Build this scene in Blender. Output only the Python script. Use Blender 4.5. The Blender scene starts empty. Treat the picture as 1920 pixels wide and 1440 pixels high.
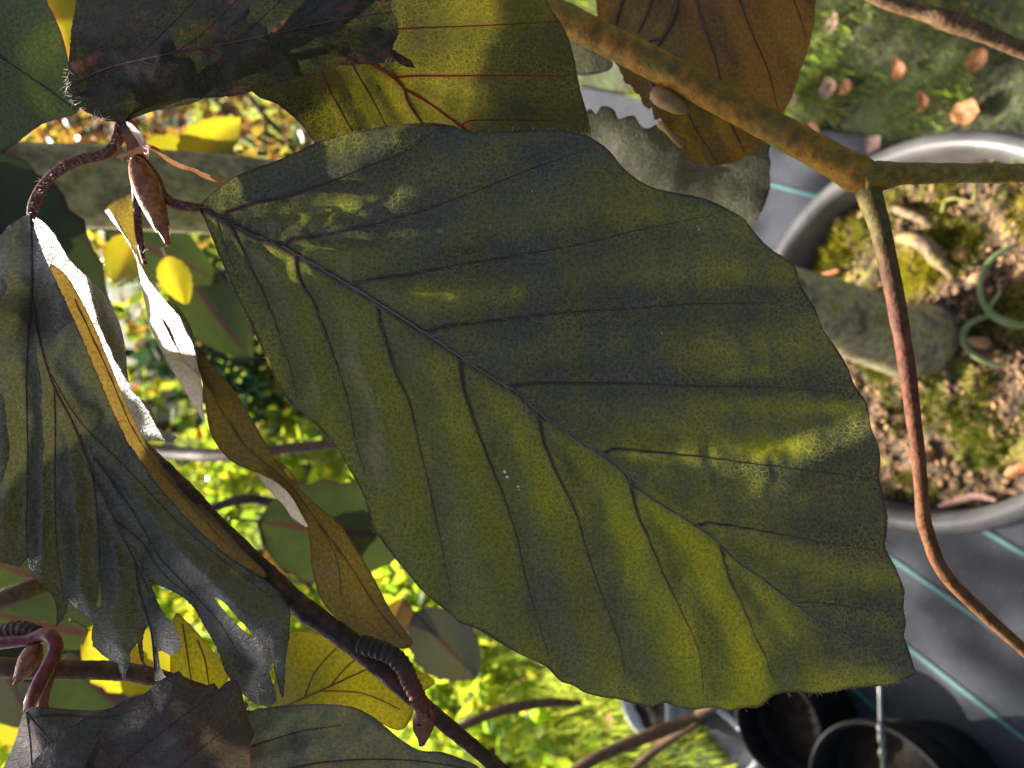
import bpy, math, random
import numpy as np
from mathutils import Matrix, Vector, noise as mnoise
from mathutils.geometry import delaunay_2d_cdt

random.seed(7); rng = np.random.default_rng(7)
scn = bpy.context.scene
R_ = math.radians

# ------------------------------------------------------------------ camera
FPX, PITCH, ROLL = 1350.0, R_(-32), R_(3)
CAM = np.array([0.0, 0.0, 0.85])
FWD = np.array([0, math.cos(PITCH), math.sin(PITCH)])
UP0 = np.array([0, -math.sin(PITCH), math.cos(PITCH)])
RT0 = np.array([1.0, 0, 0])
_c, _s = math.cos(ROLL), math.sin(ROLL)
RGT = _c * (-UP0) + _s * RT0          # the phone is held on its side: world up lies to image left
UPV = _c * RT0 + _s * UP0
cd = bpy.data.cameras.new('camera'); co = bpy.data.objects.new('camera', cd)
scn.collection.objects.link(co); scn.camera = co
cd.sensor_width = 36.0; cd.sensor_fit = 'HORIZONTAL'; cd.lens = 36.0 * FPX / 1920
cd.clip_start = 0.005; cd.clip_end = 500
m = Matrix.Identity(4)
for i in range(3):
    m[i][0], m[i][1], m[i][2], m[i][3] = RGT[i], UPV[i], -FWD[i], CAM[i]
co.matrix_world = m
cd.dof.use_dof = True; cd.dof.focus_distance = 0.081
cd.dof.aperture_fstop = cd.lens / 0.66        # opening of 0.66 mm, as in a phone close-up

# ------------------------------------------------------------------ sky, sun, exposure
SUN_EL, SUN_AZ = R_(38), R_(-16)               # azimuth from +Y towards +X
SUN = np.array([math.sin(SUN_AZ) * math.cos(SUN_EL), math.cos(SUN_AZ) * math.cos(SUN_EL), math.sin(SUN_EL)])
w = bpy.data.worlds.new('World'); scn.world = w; w.use_nodes = True
nt = w.node_tree
sky = nt.nodes.new('ShaderNodeTexSky'); sky.sky_type = 'NISHITA'; sky.sun_disc = False
sky.sun_elevation = SUN_EL; sky.sun_rotation = SUN_AZ
sky.dust_density = 6.0; sky.air_density = 0.6; sky.ozone_density = 0.3
bg = nt.nodes['Background']; bg.inputs[1].default_value = 0.078
nt.links.new(sky.outputs[0], bg.inputs[0])
sl = bpy.data.lights.new('sun', 'SUN'); sl.energy = 5.0; sl.angle = R_(0.5); sl.color = (1.0, 0.93, 0.82)
so = bpy.data.objects.new('sun', sl); scn.collection.objects.link(so)
so.rotation_euler = Vector(SUN).to_track_quat('Z', 'Y').to_euler()
so.location = tuple(SUN * 20)
scn.view_settings.view_transform = 'Standard'; scn.view_settings.look = 'None'
scn.view_settings.exposure = 1.85; scn.view_settings.gamma = 1.0
scn.render.engine = 'CYCLES'
scn.cycles.use_denoising = True
try:
    scn.cycles.denoiser = 'OPENIMAGEDENOISE'; scn.cycles.denoising_prefilter = 'ACCURATE'
except Exception: pass
scn.cycles.max_bounces = 7; scn.cycles.transmission_bounces = 4; scn.cycles.transparent_max_bounces = 6
scn.cycles.sample_clamp_indirect = 6.0

# ------------------------------------------------------------------ helpers
def at(px, py, z):
    """world point seen at photo pixel (px,py), z metres along the view axis (arrays allowed)"""
    px, py, z = np.broadcast_arrays(np.asarray(px, float), np.asarray(py, float), np.asarray(z, float))
    d = FWD + RGT * ((px - 960) / FPX)[..., None] + UPV * ((720 - py) / FPX)[..., None]
    return CAM + d * z[..., None]
def ray(px, py): return FWD + RGT * ((px - 960) / FPX) + UPV * ((720 - py) / FPX)
def on_plane(px, py, h):
    d = ray(px, py); t = (h - CAM[2]) / d[2]; return CAM + d * t
def link(o): scn.collection.objects.link(o); return o
def adopt(o, parent):
    o.parent = parent
    o.matrix_parent_inverse = Matrix.Translation(-Vector(root_loc(parent)))
    return o
def root_loc(p):
    v = Vector((0, 0, 0))
    while p is not None:
        v = v + p.location; p = p.parent if p.parent and p.type == 'EMPTY' else None
    return v
def tag(o, label=None, cat=None, group=None, kind=None):
    if label: o['label'] = label
    if cat: o['category'] = cat
    if group: o['group'] = group
    if kind: o['kind'] = kind
    return o
def thing(name, loc, label, cat, group=None):
    o = bpy.data.objects.new(name, None); o.empty_display_size = 0.02; o.location = tuple(loc); link(o)
    return tag(o, label, cat, group)
def mesh_obj(name, verts, faces, mat, parent=None, smooth=True, attrs=None, vattrs=None):
    me = bpy.data.meshes.new(name)
    verts = np.asarray(verts, float)
    me.from_pydata(verts.tolist(), [], faces if isinstance(faces, list) else faces.tolist())
    if smooth: me.polygons.foreach_set('use_smooth', np.ones(len(me.polygons), bool))
    for k, a in (attrs or {}).items():
        at_ = me.attributes.new(k, 'FLOAT', 'POINT'); at_.data.foreach_set('value', np.asarray(a, np.float32))
    for k, a in (vattrs or {}).items():
        at_ = me.attributes.new(k, 'FLOAT_VECTOR', 'POINT'); at_.data.foreach_set('vector', np.asarray(a, np.float32).ravel())
    me.materials.append(mat); me.update()
    o = bpy.data.objects.new(name, me); link(o)
    if parent is not None:
        if parent.type == 'EMPTY': adopt(o, parent)
        else: o.parent = parent
    return o
def copy_obj(o, mw, parent):
    c = o.copy(); link(c); c.parent = parent
    c.matrix_parent_inverse = Matrix.Translation(-Vector(root_loc(parent))) if parent is not None and parent.type == 'EMPTY' else Matrix.Identity(4)
    c.matrix_basis = mw
    return c
def catmull(P, step, closed=False):
    P = np.asarray(P, float); n = len(P); out = []
    rngi = range(n if closed else n - 1)
    for i in rngi:
        p0, p1 = P[(i - 1) % n if closed else max(i - 1, 0)], P[i]
        p2, p3 = P[(i + 1) % n], P[(i + 2) % n if closed else min(i + 2, n - 1)]
        k = max(1, int(np.linalg.norm((p2 - p1)[:2]) / step))
        t = (np.arange(k) / k)[:, None]
        out.append(0.5 * (2 * p1 + (p2 - p0) * t + (2 * p0 - 5 * p1 + 4 * p2 - p3) * t ** 2 + (3 * p1 - p0 - 3 * p2 + p3) * t ** 3))
    if not closed: out.append(P[-1:])
    return np.concatenate(out)
def inside(pts, poly):
    x, y = pts[:, 0], pts[:, 1]; r = np.zeros(len(pts), bool); n = len(poly)
    for i in range(n):
        x1, y1 = poly[i]; x2, y2 = poly[(i + 1) % n]
        if y1 == y2: continue
        c = ((y1 > y) != (y2 > y)) & (x < (x2 - x1) * (y - y1) / (y2 - y1) + x1); r ^= c
    return r
def seg_dist(pts, line):
    """distance to a polyline and the fraction along it"""
    best = np.full(len(pts), 1e9); fr = np.zeros(len(pts))
    line = np.asarray(line, float); L = np.r_[0, np.cumsum(np.linalg.norm(np.diff(line, axis=0), axis=1))]
    for i in range(len(line) - 1):
        a, b = line[i], line[i + 1]; d = b - a; l2 = (d ** 2).sum()
        t = np.clip(((pts - a) @ d) / max(l2, 1e-9), 0, 1)
        q = np.linalg.norm(pts - (a + t[:, None] * d), axis=1)
        mk = q < best; best[mk] = q[mk]; fr[mk] = ((L[i] + t * math.sqrt(l2)) / L[-1])[mk]
    return best, fr
class TPS:
    def __init__(s, ctrl):
        c = np.asarray(ctrl, float); s.p = c[:, :2] / 500; z = c[:, 2]
        n = len(c); A = np.zeros((n + 3, n + 3)); A[:n, :n] = s.k(s.p, s.p) + np.eye(n) * 1e-4
        A[:n, n] = A[n, :n] = 1; A[:n, n + 1:] = s.p; A[n + 1:, :n] = s.p.T
        s.w = np.linalg.solve(A, np.r_[z, 0, 0, 0])
    def k(s, a, b):
        r = np.linalg.norm(a[:, None] - b[None], axis=2); return r ** 2 * np.log(r + 1e-9)
    def __call__(s, pts):
        q = np.asarray(pts, float) / 500; return s.k(q, s.p) @ s.w[:-3] + s.w[-3] + q @ s.w[-2:]
def vnoise(pts, scale, seed=0.0, oct=2):
    return np.array([mnoise.fractal(Vector((p[0] * scale, p[1] * scale, seed)), 1.0, 2.0, oct) for p in pts])
def tube(path, radii, n=10, cap=True, squash=1.0, jitter=0.0):
    path = np.asarray(path, float); N = len(path); radii = np.broadcast_to(np.asarray(radii, float), (N,))
    T = np.gradient(path, axis=0); T /= np.linalg.norm(T, axis=1)[:, None] + 1e-12
    up = np.array([0.31, 0.52, 0.8]); up -= T[0] * (up @ T[0]); up /= np.linalg.norm(up)
    V = []; F = []
    for i in range(N):
        up = up - T[i] * (up @ T[i]); up /= np.linalg.norm(up); s = np.cross(T[i], up)
        for k in range(n):
            a = 2 * math.pi * k / n; r = radii[i] * (1 + jitter * rng.normal())
            V.append(path[i] + r * (math.cos(a) * up + squash * math.sin(a) * s))
    for i in range(N - 1):
        for k in range(n):
            F.append((i * n + k, i * n + (k + 1) % n, (i + 1) * n + (k + 1) % n, (i + 1) * n + k))
    if cap:
        F.append(tuple(range(n - 1, -1, -1))); F.append(tuple((N - 1) * n + k for k in range(n)))
    return np.array(V), F
def join(parts):
    V = []; F = []; o = 0
    for v, f in parts:
        V.append(v); F += [tuple(int(i) + o for i in q) for q in f]; o += len(v)
    return np.concatenate(V), F
def px_tube(name, pts, mat, parent, n=14, step=10, jitter=0.0, bump=0.0, label=None):
    """pts: (px, py, depth, width in px)"""
    P = catmull(np.asarray(pts, float), step)
    W = at(P[:, 0], P[:, 1], P[:, 2]); r = P[:, 3] * 0.5 * P[:, 2] / FPX
    if bump: r = r * (1 + bump * vnoise(P[:, :2], 0.03, len(pts) * 1.7, 3))
    v, f = tube(W, r, n, True, 1.0, jitter)
    t = np.repeat(np.linspace(0, 1, len(P)), n)
    o = mesh_obj(name, v, f, mat, parent, attrs={'t': t})
    if label: o['label'] = label
    return o

# ------------------------------------------------------------------ materials
def new_mat(name):
    m = bpy.data.materials.new(name); m.use_nodes = True
    nt = m.node_tree; nt.nodes.clear()
    return m, nt, nt.nodes.new, nt.links.new
def mixc(N, L, fac, a, b, typ='MIX'):
    n = N('ShaderNodeMix'); n.data_type = 'RGBA'; n.blend_type = typ
    for sock, val in ((n.inputs[0], fac), (n.inputs[6], a), (n.inputs[7], b)):
        if hasattr(val, 'links'): L(val, sock)
        elif isinstance(val, (int, float)): sock.default_value = val
        else: sock.default_value = tuple(val) + ((1,) if len(val) == 3 else ())
    return n.outputs[2]
def math_(N, L, op, a, b=0.0, clamp=False):
    n = N('ShaderNodeMath'); n.operation = op; n.use_clamp = clamp
    for i, v in enumerate((a, b)):
        if hasattr(v, 'links'): L(v, n.inputs[i])
        else: n.inputs[i].default_value = v
    return n.outputs[0]
def rampf(N, L, x, lo, hi, a=0.0, b=1.0):
    n = N('ShaderNodeMapRange'); n.interpolation_type = 'SMOOTHSTEP'
    L(x, n.inputs[0]); n.inputs[1].default_value = lo; n.inputs[2].default_value = hi
    n.inputs[3].default_value = a; n.inputs[4].default_value = b
    return n.outputs[0]
def attr(N, name):
    n = N('ShaderNodeAttribute'); n.attribute_name = name; return n
def noise_(N, L, vec, scale, detail=4, rough=0.55):
    n = N('ShaderNodeTexNoise'); n.inputs['Scale'].default_value = scale; n.inputs['Detail'].default_value = detail
    n.inputs['Roughness'].default_value = rough
    if vec is not None: L(vec, n.inputs['Vector'])
    return n

def leaf_mat(name, dark, light, tdark, tlight, veincol=(0.030, 0.012, 0.018), net=(0.20, 0.22, 0.07), tnet=(0.45, 0.42, 0.08),
             netscale=8.5, netamt=1.0, rough=0.42, spec=0.5, tamt=0.5, edgecol=(0.035, 0.012, 0.014), bump=0.35, spots=None, mott=1.0,
             tvein=(0.045, 0.014, 0.012), hairs=0.35, sheen=0.0):
    """leaf blade: pigment mottling, net of small veins, translucency"""
    m, nt, N, L = new_mat(name)
    uv = attr(N, 'uvpx').outputs['Vector']; pig_light = attr(N, 'pig_light').outputs['Fac']; vein = attr(N, 'vein').outputs['Fac']; edge = attr(N, 'edge').outputs['Fac']
    w1 = noise_(N, L, uv, 1.6, 3)
    warp = N('ShaderNodeVectorMath'); warp.operation = 'MULTIPLY_ADD'; L(w1.outputs['Color'], warp.inputs[0]); warp.inputs[1].default_value = (0.35, 0.35, 0); L(uv, warp.inputs[2])
    vo = N('ShaderNodeTexVoronoi'); vo.feature = 'DISTANCE_TO_EDGE'; vo.voronoi_dimensions = '2D'; vo.inputs['Scale'].default_value = netscale; L(warp.outputs[0], vo.inputs['Vector'])
    vo2 = N('ShaderNodeTexVoronoi'); vo2.feature = 'DISTANCE_TO_EDGE'; vo2.voronoi_dimensions = '2D'; vo2.inputs['Scale'].default_value = netscale * 0.42; L(warp.outputs[0], vo2.inputs['Vector'])
    l1 = rampf(N, L, vo.outputs['Distance'], 0.0, 0.085, 1, 0); l2 = rampf(N, L, vo2.outputs['Distance'], 0.0, 0.030, 1, 0)
    big = noise_(N, L, uv, 0.55, 4, 0.6); brk = rampf(N, L, noise_(N, L, uv, 1.1, 3).outputs['Fac'], 0.32, 0.66)
    lines = math_(N, L, 'MULTIPLY', math_(N, L, 'MAXIMUM', math_(N, L, 'MULTIPLY', l1, 0.72), math_(N, L, 'MULTIPLY', l2, .85)), math_(N, L, 'ADD', math_(N, L, 'MULTIPLY', brk, 0.8), 0.2))
    # pigment plus painted light: 0 = slate / purple, 1 = green / yellow
    p = math_(N, L, 'ADD', pig_light, math_(N, L, 'MULTIPLY', math_(N, L, 'SUBTRACT', big.outputs['Fac'], 0.5), 0.9 * mott), True)
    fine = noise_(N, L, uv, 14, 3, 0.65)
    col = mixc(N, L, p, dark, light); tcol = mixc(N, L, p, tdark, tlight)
    fv = rampf(N, L, fine.outputs['Fac'], 0.3, 0.7, 0.6, 1.35)
    col = mixc(N, L, 1.0, col, fv, 'MULTIPLY'); tcol = mixc(N, L, 0.7, tcol, fv, 'MULTIPLY')
    la = math_(N, L, 'MULTIPLY', lines, netamt, True)
    col = mixc(N, L, math_(N, L, 'MULTIPLY', la, math_(N, L, 'ADD', math_(N, L, 'MULTIPLY', p, 0.55), 0.25)), col, mixc(N, L, rampf(N, L, p, .15, .5), tuple(c_ * .35 for c_ in dark), net))
    tcol = mixc(N, L, math_(N, L, 'MULTIPLY', la, 0.6), tcol, tnet)
    if spots:
        sn = noise_(N, L, uv, spots[0], 4, 0.7); sp = math_(N, L, 'MULTIPLY', rampf(N, L, sn.outputs['Fac'], spots[1], spots[1] + 0.12), .8)
        col = mixc(N, L, sp, col, spots[2]); tcol = mixc(N, L, sp, tcol, spots[3])
    dv = rampf(N, L, math_(N, L, 'ADD', vein, math_(N, L, 'MULTIPLY', math_(N, L, 'SUBTRACT', fine.outputs['Fac'], 0.5), 0.5)), 0.25, 0.95)
    col = mixc(N, L, dv, col, veincol); tcol = mixc(N, L, dv, tcol, tvein)
    ed = rampf(N, L, math_(N, L, 'ADD', edge, math_(N, L, 'MULTIPLY', math_(N, L, 'SUBTRACT', w1.outputs['Fac'], 0.5), 0.9)), 0.45, 1.0)
    col = mixc(N, L, math_(N, L, 'MULTIPLY', ed, 0.8), col, edgecol); tcol = mixc(N, L, math_(N, L, 'MULTIPLY', ed, 0.8), tcol, edgecol)
    # fine relief: net and scattered short hairs
    hs = N('ShaderNodeMapping'); hs.inputs['Scale'].default_value = (6, 46, 1); hs.inputs['Rotation'].default_value = (0, 0, 0.6); L(warp.outputs[0], hs.inputs['Vector'])
    hn = noise_(N, L, hs.outputs[0], 1.0, 2, 0.5)
    hgt = math_(N, L, 'ADD', math_(N, L, 'MULTIPLY', lines, -0.6), math_(N, L, 'ADD', math_(N, L, 'MULTIPLY', fine.outputs['Fac'], 0.7), math_(N, L, 'MULTIPLY', hn.outputs['Fac'], hairs)))
    bp = N('ShaderNodeBump'); bp.inputs['Strength'].default_value = bump; bp.inputs['Distance'].default_value = 0.00035; L(hgt, bp.inputs['Height'])
    pr = N('ShaderNodeBsdfPrincipled'); L(col, pr.inputs['Base Color'])
    pr.inputs['Specular IOR Level'].default_value = spec; pr.inputs['Sheen Weight'].default_value = sheen; pr.inputs['Sheen Roughness'].default_value = .35; pr.inputs['Sheen Tint'].default_value = (.85, .9, 1, 1)
    L(rampf(N, L, big.outputs['Fac'], 0.3, 0.7, rough - 0.08, rough + 0.1), pr.inputs['Roughness'])
    L(bp.outputs[0], pr.inputs['Normal'])
    tr = N('ShaderNodeBsdfTranslucent'); L(tcol, tr.inputs['Color'])
    mx = N('ShaderNodeMixShader'); mx.inputs[0].default_value = tamt; L(pr.outputs[0], mx.inputs[1]); L(tr.outputs[0], mx.inputs[2])
    out = N('ShaderNodeOutputMaterial'); L(mx.outputs[0], out.inputs[0])
    return m

def bark_mat(name, cols, scale=120, rough=0.7, bump=0.4, along=False, spec=0.3, mot=(0.55, 1.3), lich=None):
    """cols: list of (position, colour); along = colour runs with the 't' attribute"""
    m, nt, N, L = new_mat(name)
    tc = N('ShaderNodeTexCoord'); vec = tc.outputs['Object']
    n1 = noise_(N, L, vec, scale, 5, 0.65); n2 = noise_(N, L, vec, scale * 4.5, 3, 0.6)
    if along:
        x = math_(N, L, 'ADD', attr(N, 't').outputs['Fac'], math_(N, L, 'MULTIPLY', math_(N, L, 'SUBTRACT', n1.outputs['Fac'], 0.5), 0.5), True)
    else:
        x = rampf(N, L, n1.outputs['Fac'], 0.28, 0.72)
    rp = N('ShaderNodeValToRGB'); e = rp.color_ramp.elements
    while len(e) < len(cols): e.new(0.5)
    for k, (p_, c_) in enumerate(cols): e[k].position = p_; e[k].color = tuple(c_) + (1,)
    L(x, rp.inputs[0]); col = rp.outputs[0]
    col = mixc(N, L, 1.0, col, rampf(N, L, n2.outputs['Fac'], 0.3, 0.7, *mot), 'MULTIPLY')
    sp = rampf(N, L, noise_(N, L, vec, scale * 5, 3).outputs['Fac'], 0.64, 0.74)
    col = mixc(N, L, sp, col, lich or (0.02, 0.014, 0.008))
    bp = N('ShaderNodeBump'); bp.inputs['Strength'].default_value = bump; bp.inputs['Distance'].default_value = 0.0006
    L(math_(N, L, 'ADD', n2.outputs['Fac'], n1.outputs['Fac']), bp.inputs['Height'])
    pr = N('ShaderNodeBsdfPrincipled'); L(col, pr.inputs['Base Color']); pr.inputs['Roughness'].default_value = rough
    pr.inputs['Specular IOR Level'].default_value = spec; L(bp.outputs[0], pr.inputs['Normal'])
    out = N('ShaderNodeOutputMaterial'); L(pr.outputs[0], out.inputs[0])
    return m

def plain_mat(name, a, b, scale=40, rough=0.6, spec=0.4, bump=0.2, bdist=0.001, trans=None, metal=0.0, detail=5, lo=0.3, hi=0.7):
    m, nt, N, L = new_mat(name)
    tc = N('ShaderNodeTexCoord'); n1 = noise_(N, L, tc.outputs['Object'], scale, detail, 0.65)
    col = mixc(N, L, rampf(N, L, n1.outputs['Fac'], lo, hi), a, b)
    bp = N('ShaderNodeBump'); bp.inputs['Strength'].default_value = bump; bp.inputs['Distance'].default_value = bdist; L(n1.outputs['Fac'], bp.inputs['Height'])
    pr = N('ShaderNodeBsdfPrincipled'); L(col, pr.inputs['Base Color']); pr.inputs['Roughness'].default_value = rough
    pr.inputs['Specular IOR Level'].default_value = spec; pr.inputs['Metallic'].default_value = metal; L(bp.outputs[0], pr.inputs['Normal'])
    sh = pr.outputs[0]
    if trans:
        tr = N('ShaderNodeBsdfTranslucent'); L(mixc(N, L, rampf(N, L, n1.outputs['Fac'], lo, hi), trans[0], trans[1]), tr.inputs['Color'])
        mx = N('ShaderNodeMixShader'); mx.inputs[0].default_value = trans[2]; L(sh, mx.inputs[1]); L(tr.outputs[0], mx.inputs[2]); sh = mx.outputs[0]
    out = N('ShaderNodeOutputMaterial'); L(sh, out.inputs[0])
    return m

def foliage_mat(name, cols, tcols, tamt=0.55, rough=0.3, spec=0.5):
    """far leaves: colour by a per-leaf random attribute"""
    m, nt, N, L = new_mat(name)
    x = attr(N, 'rnd').outputs['Fac']
    def ramp(cs):
        rp = N('ShaderNodeValToRGB'); e = rp.color_ramp.elements; rp.color_ramp.interpolation = 'LINEAR'
        while len(e) < len(cs): e.new(0.5)
        for k, (p_, c_) in enumerate(cs): e[k].position = p_; e[k].color = tuple(c_) + (1,)
        L(x, rp.inputs[0]); return rp.outputs[0]
    pr = N('ShaderNodeBsdfPrincipled'); L(ramp(cols), pr.inputs['Base Color']); pr.inputs['Roughness'].default_value = rough; pr.inputs['Specular IOR Level'].default_value = spec
    tr = N('ShaderNodeBsdfTranslucent'); L(ramp(tcols), tr.inputs['Color'])
    mx = N('ShaderNodeMixShader'); mx.inputs[0].default_value = tamt; L(pr.outputs[0], mx.inputs[1]); L(tr.outputs[0], mx.inputs[2])
    out = N('ShaderNodeOutputMaterial'); L(mx.outputs[0], out.inputs[0])
    return m
#--SECTION--
# ================================================================== SETTING
SD = np.array([math.cos(R_(-113)), math.sin(R_(-113))]); SN = np.array([-SD[1], SD[0]])   # run of the mat and its normal
MAT_LO, MAT_HI = -0.755, 0.095
def mat_pt(a, b): return SN * a - SD * b            # b runs away from the camera
def in_mat(x, y):
    o = x * SN[0] + y * SN[1]; a = -(x * SD[0] + y * SD[1]); return (o > MAT_LO) & (o < MAT_HI) & (a < 3.2)

# lawn ground: one sheet, finer near the camera
def ground_mat():
    m, nt, N, L = new_mat('lawn_soil')
    tc = N('ShaderNodeTexCoord'); v = tc.outputs['Object']
    n1 = noise_(N, L, v, 9, 6, 0.65); n2 = noise_(N, L, v, 90, 4, 0.6)
    col = mixc(N, L, rampf(N, L, n1.outputs['Fac'], 0.35, 0.65), (0.035, 0.032, 0.022), (0.055, 0.085, 0.02))
    col = mixc(N, L, rampf(N, L, n2.outputs['Fac'], 0.45, 0.75), col, (0.10, 0.105, 0.045))
    bp = N('ShaderNodeBump'); bp.inputs['Strength'].default_value = 0.8; bp.inputs['Distance'].default_value = 0.01; L(n2.outputs['Fac'], bp.inputs['Height'])
    pr = N('ShaderNodeBsdfPrincipled'); L(col, pr.inputs['Base Color']); pr.inputs['Roughness'].default_value = 0.95; L(bp.outputs[0], pr.inputs['Normal'])
    out = N('ShaderNodeOutputMaterial'); L(pr.outputs[0], out.inputs[0]); return m
xs = np.r_[-200, -60, -20, -8, np.linspace(-3, 3, 41), 8, 20, 60, 200]
ys = np.r_[-200, -60, -20, -6, np.linspace(-2, 6, 55), 12, 30, 80, 200]
gx, gy = np.meshgrid(xs, ys); gp = np.c_[gx.ravel(), gy.ravel()]
gz = np.where((abs(gp[:, 0]) < 8) & (gp[:, 1] > -6) & (gp[:, 1] < 12), 0.012 * vnoise(gp, 1.3, 3.0), 0)
_o = gp @ SN
gz = np.where((_o > MAT_LO - 0.25) & (_o < MAT_HI + 0.25), -0.001, gz)
nx = len(xs)
gf = [(j * nx + i, j * nx + i + 1, (j + 1) * nx + i + 1, (j + 1) * nx + i) for j in range(len(ys) - 1) for i in range(nx - 1)]
tag(mesh_obj('lawn', np.c_[gp, gz], gf, ground_mat()), 'mossy lawn ground with bare dark soil between the grass', 'lawn', kind='structure')

# woven weed mat
def mat_mat():
    m, nt, N, L = new_mat('woven_mat')
    tc = N('ShaderNodeTexCoord'); mp = N('ShaderNodeMapping'); mp.inputs['Rotation'].default_value = (0, 0, R_(113)); L(tc.outputs['Object'], mp.inputs[0])
    def wave(ax, sc):
        w_ = N('ShaderNodeTexWave'); w_.bands_direction = ax; w_.inputs['Scale'].default_value = sc; w_.inputs['Distortion'].default_value = 0.6; L(mp.outputs[0], w_.inputs[0]); return w_.outputs['Fac']
    h = math_(N, L, 'MULTIPLY', wave('X', 150), wave('Y', 110))
    n1 = noise_(N, L, tc.outputs['Object'], 14, 6, 0.6); n2 = noise_(N, L, tc.outputs['Object'], 260, 3, 0.6)
    col = mixc(N, L, rampf(N, L, n1.outputs['Fac'], 0.3, 0.75), (0.012, 0.017, 0.027), (0.028, 0.035, 0.050))
    col = mixc(N, L, math_(N, L, 'MULTIPLY', rampf(N, L, n2.outputs['Fac'], 0.62, 0.72), 0.4), col, (0.2, 0.2, 0.2))
    bp = N('ShaderNodeBump'); bp.inputs['Strength'].default_value = 0.9; bp.inputs['Distance'].default_value = 0.001; L(h, bp.inputs['Height'])
    pr = N('ShaderNodeBsdfPrincipled'); L(col, pr.inputs['Base Color']); pr.inputs['Roughness'].default_value = 0.55; pr.inputs['Specular IOR Level'].default_value = .35; L(bp.outputs[0], pr.inputs['Normal'])
    out = N('ShaderNodeOutputMaterial'); L(pr.outputs[0], out.inputs[0]); return m
na, nb = 24, 110; A_, B_ = np.meshgrid(np.linspace(MAT_LO, MAT_HI, na), np.linspace(-2.0, 3.2, nb)); ab = np.c_[A_.ravel(), B_.ravel()]
def mat_z(p): return 0.004 + 0.0022 * (1 + vnoise(p, 3.1, 9.0))
mxy = np.array([mat_pt(a, b) for a, b in ab])
mv = np.c_[mxy, mat_z(mxy)]
mf = [(j * na + i, j * na + i + 1, (j + 1) * na + i + 1, (j + 1) * na + i) for j in range(nb - 1) for i in range(na - 1)]
wm = tag(mesh_obj('weed_mat', mv, mf, mat_mat()), 'dark slate woven weed mat with thin teal marker lines', 'weed mat', kind='structure')
teal = plain_mat('teal_thread', (0.02, 0.085, 0.09), (0.05, 0.14, 0.145), 300, 0.6, 0.4, 0.6)
for off in [0.012, -0.075, -0.175, -0.269, -0.356, -0.436, -0.527, -0.614, -0.70]:
    b = np.linspace(-1.9, 3.1, 110); V = []; 
    for i, bb in enumerate(b):
        for s in (-0.0025, 0.0025):
            q = mat_pt(off + s, bb); V.append((q[0], q[1], float(mat_z(np.array([q]))[0]) + 0.0022))
    mesh_obj('stripe', V, [(2 * i, 2 * i + 1, 2 * i + 3, 2 * i + 2) for i in range(109)], teal, wm)

# grass: blades in clumps
def blades(n, region, hmin, hmax, wid, seed, clump=2.2, thr=0.0, lean=0.6):
    r = np.random.default_rng(seed)
    x = r.uniform(region[0], region[1], n); y = r.uniform(region[2], region[3], n)
    d = vnoise(np.c_[x, y], 1 / 0.07 * 0.5, seed, 2)
    k = (~in_mat(x, y)) & (d + 0.35 * r.normal(size=n) > thr) & ((x - .057) ** 2 + (y - .322) ** 2 > .03)
    x, y, d = x[k], y[k], d[k]; n = len(x)
    h = r.uniform(hmin, hmax, n) * (1 + 0.5 * d); a = r.uniform(0, 2 * math.pi, n); ln = r.uniform(0.1, lean, n) * h * 1.5
    wv = wid * r.uniform(0.6, 1.2, n); ca, sa = np.cos(a), np.sin(a); b = a + r.uniform(-1, 1, n) + math.pi / 2
    cb, sb = np.cos(b) * wv, np.sin(b) * wv
    z0 = np.full(n, -0.008)
    V = np.stack([np.c_[x - cb, y - sb, z0], np.c_[x + cb, y + sb, z0],
                  np.c_[x + ca * ln * .35 - cb * .8, y + sa * ln * .35 - sb * .8, h * .6], np.c_[x + ca * ln * .35 + cb * .8, y + sa * ln * .35 + sb * .8, h * .6],
                  np.c_[x + ca * ln, y + sa * ln, h * .95]], 1).reshape(-1, 3)
    i = np.arange(n)[:, None] * 5
    F = np.concatenate([i + np.array([0, 1, 3]), i + np.array([0, 3, 2]), i + np.array([2, 3, 4])])
    return V, F, np.repeat(np.clip(r.beta(2, 2, n) + 0.25 * d + (.15 if region[0] < 0 else -.34), 0, 1), 5)
gm = foliage_mat('grass_blade', [(0, (0.09, 0.08, 0.045)), (.3, (0.08, 0.085, 0.03)), (.6, (0.07, 0.12, 0.025)), (1, (0.15, 0.18, 0.05))],
                 [(0, (0.16, 0.14, 0.06)), (.3, (0.22, 0.26, 0.06)), (.6, (0.42, 0.62, 0.06)), (1, (0.78, 0.78, 0.10))], 0.62, 0.2, 0.5)
gsets = [blades(90000, (0.15, 1.05, 0.1, 1.5), .012, .035, .0007, 1, thr=0.12), blades(80000, (-1.7, -0.25, 0.4, 2.6), .03, .075, .0013, 2, thr=-0.45),
         blades(70000, (-3.2, 3.2, 1.2, 6.5), .03, .08, .0028, 3, thr=-0.3)]
V = np.concatenate([g[0] for g in gsets]); off = np.cumsum([0] + [len(g[0]) for g in gsets[:-1]])
F = np.concatenate([g[1] + o for g, o in zip(gsets, off)])
go = mesh_obj('grass', V, F, gm, attrs={'rnd': np.concatenate([g[2] for g in gsets])})
tag(go, 'short fine grass and moss growing over the lawn', 'grass', kind='stuff')

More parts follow.
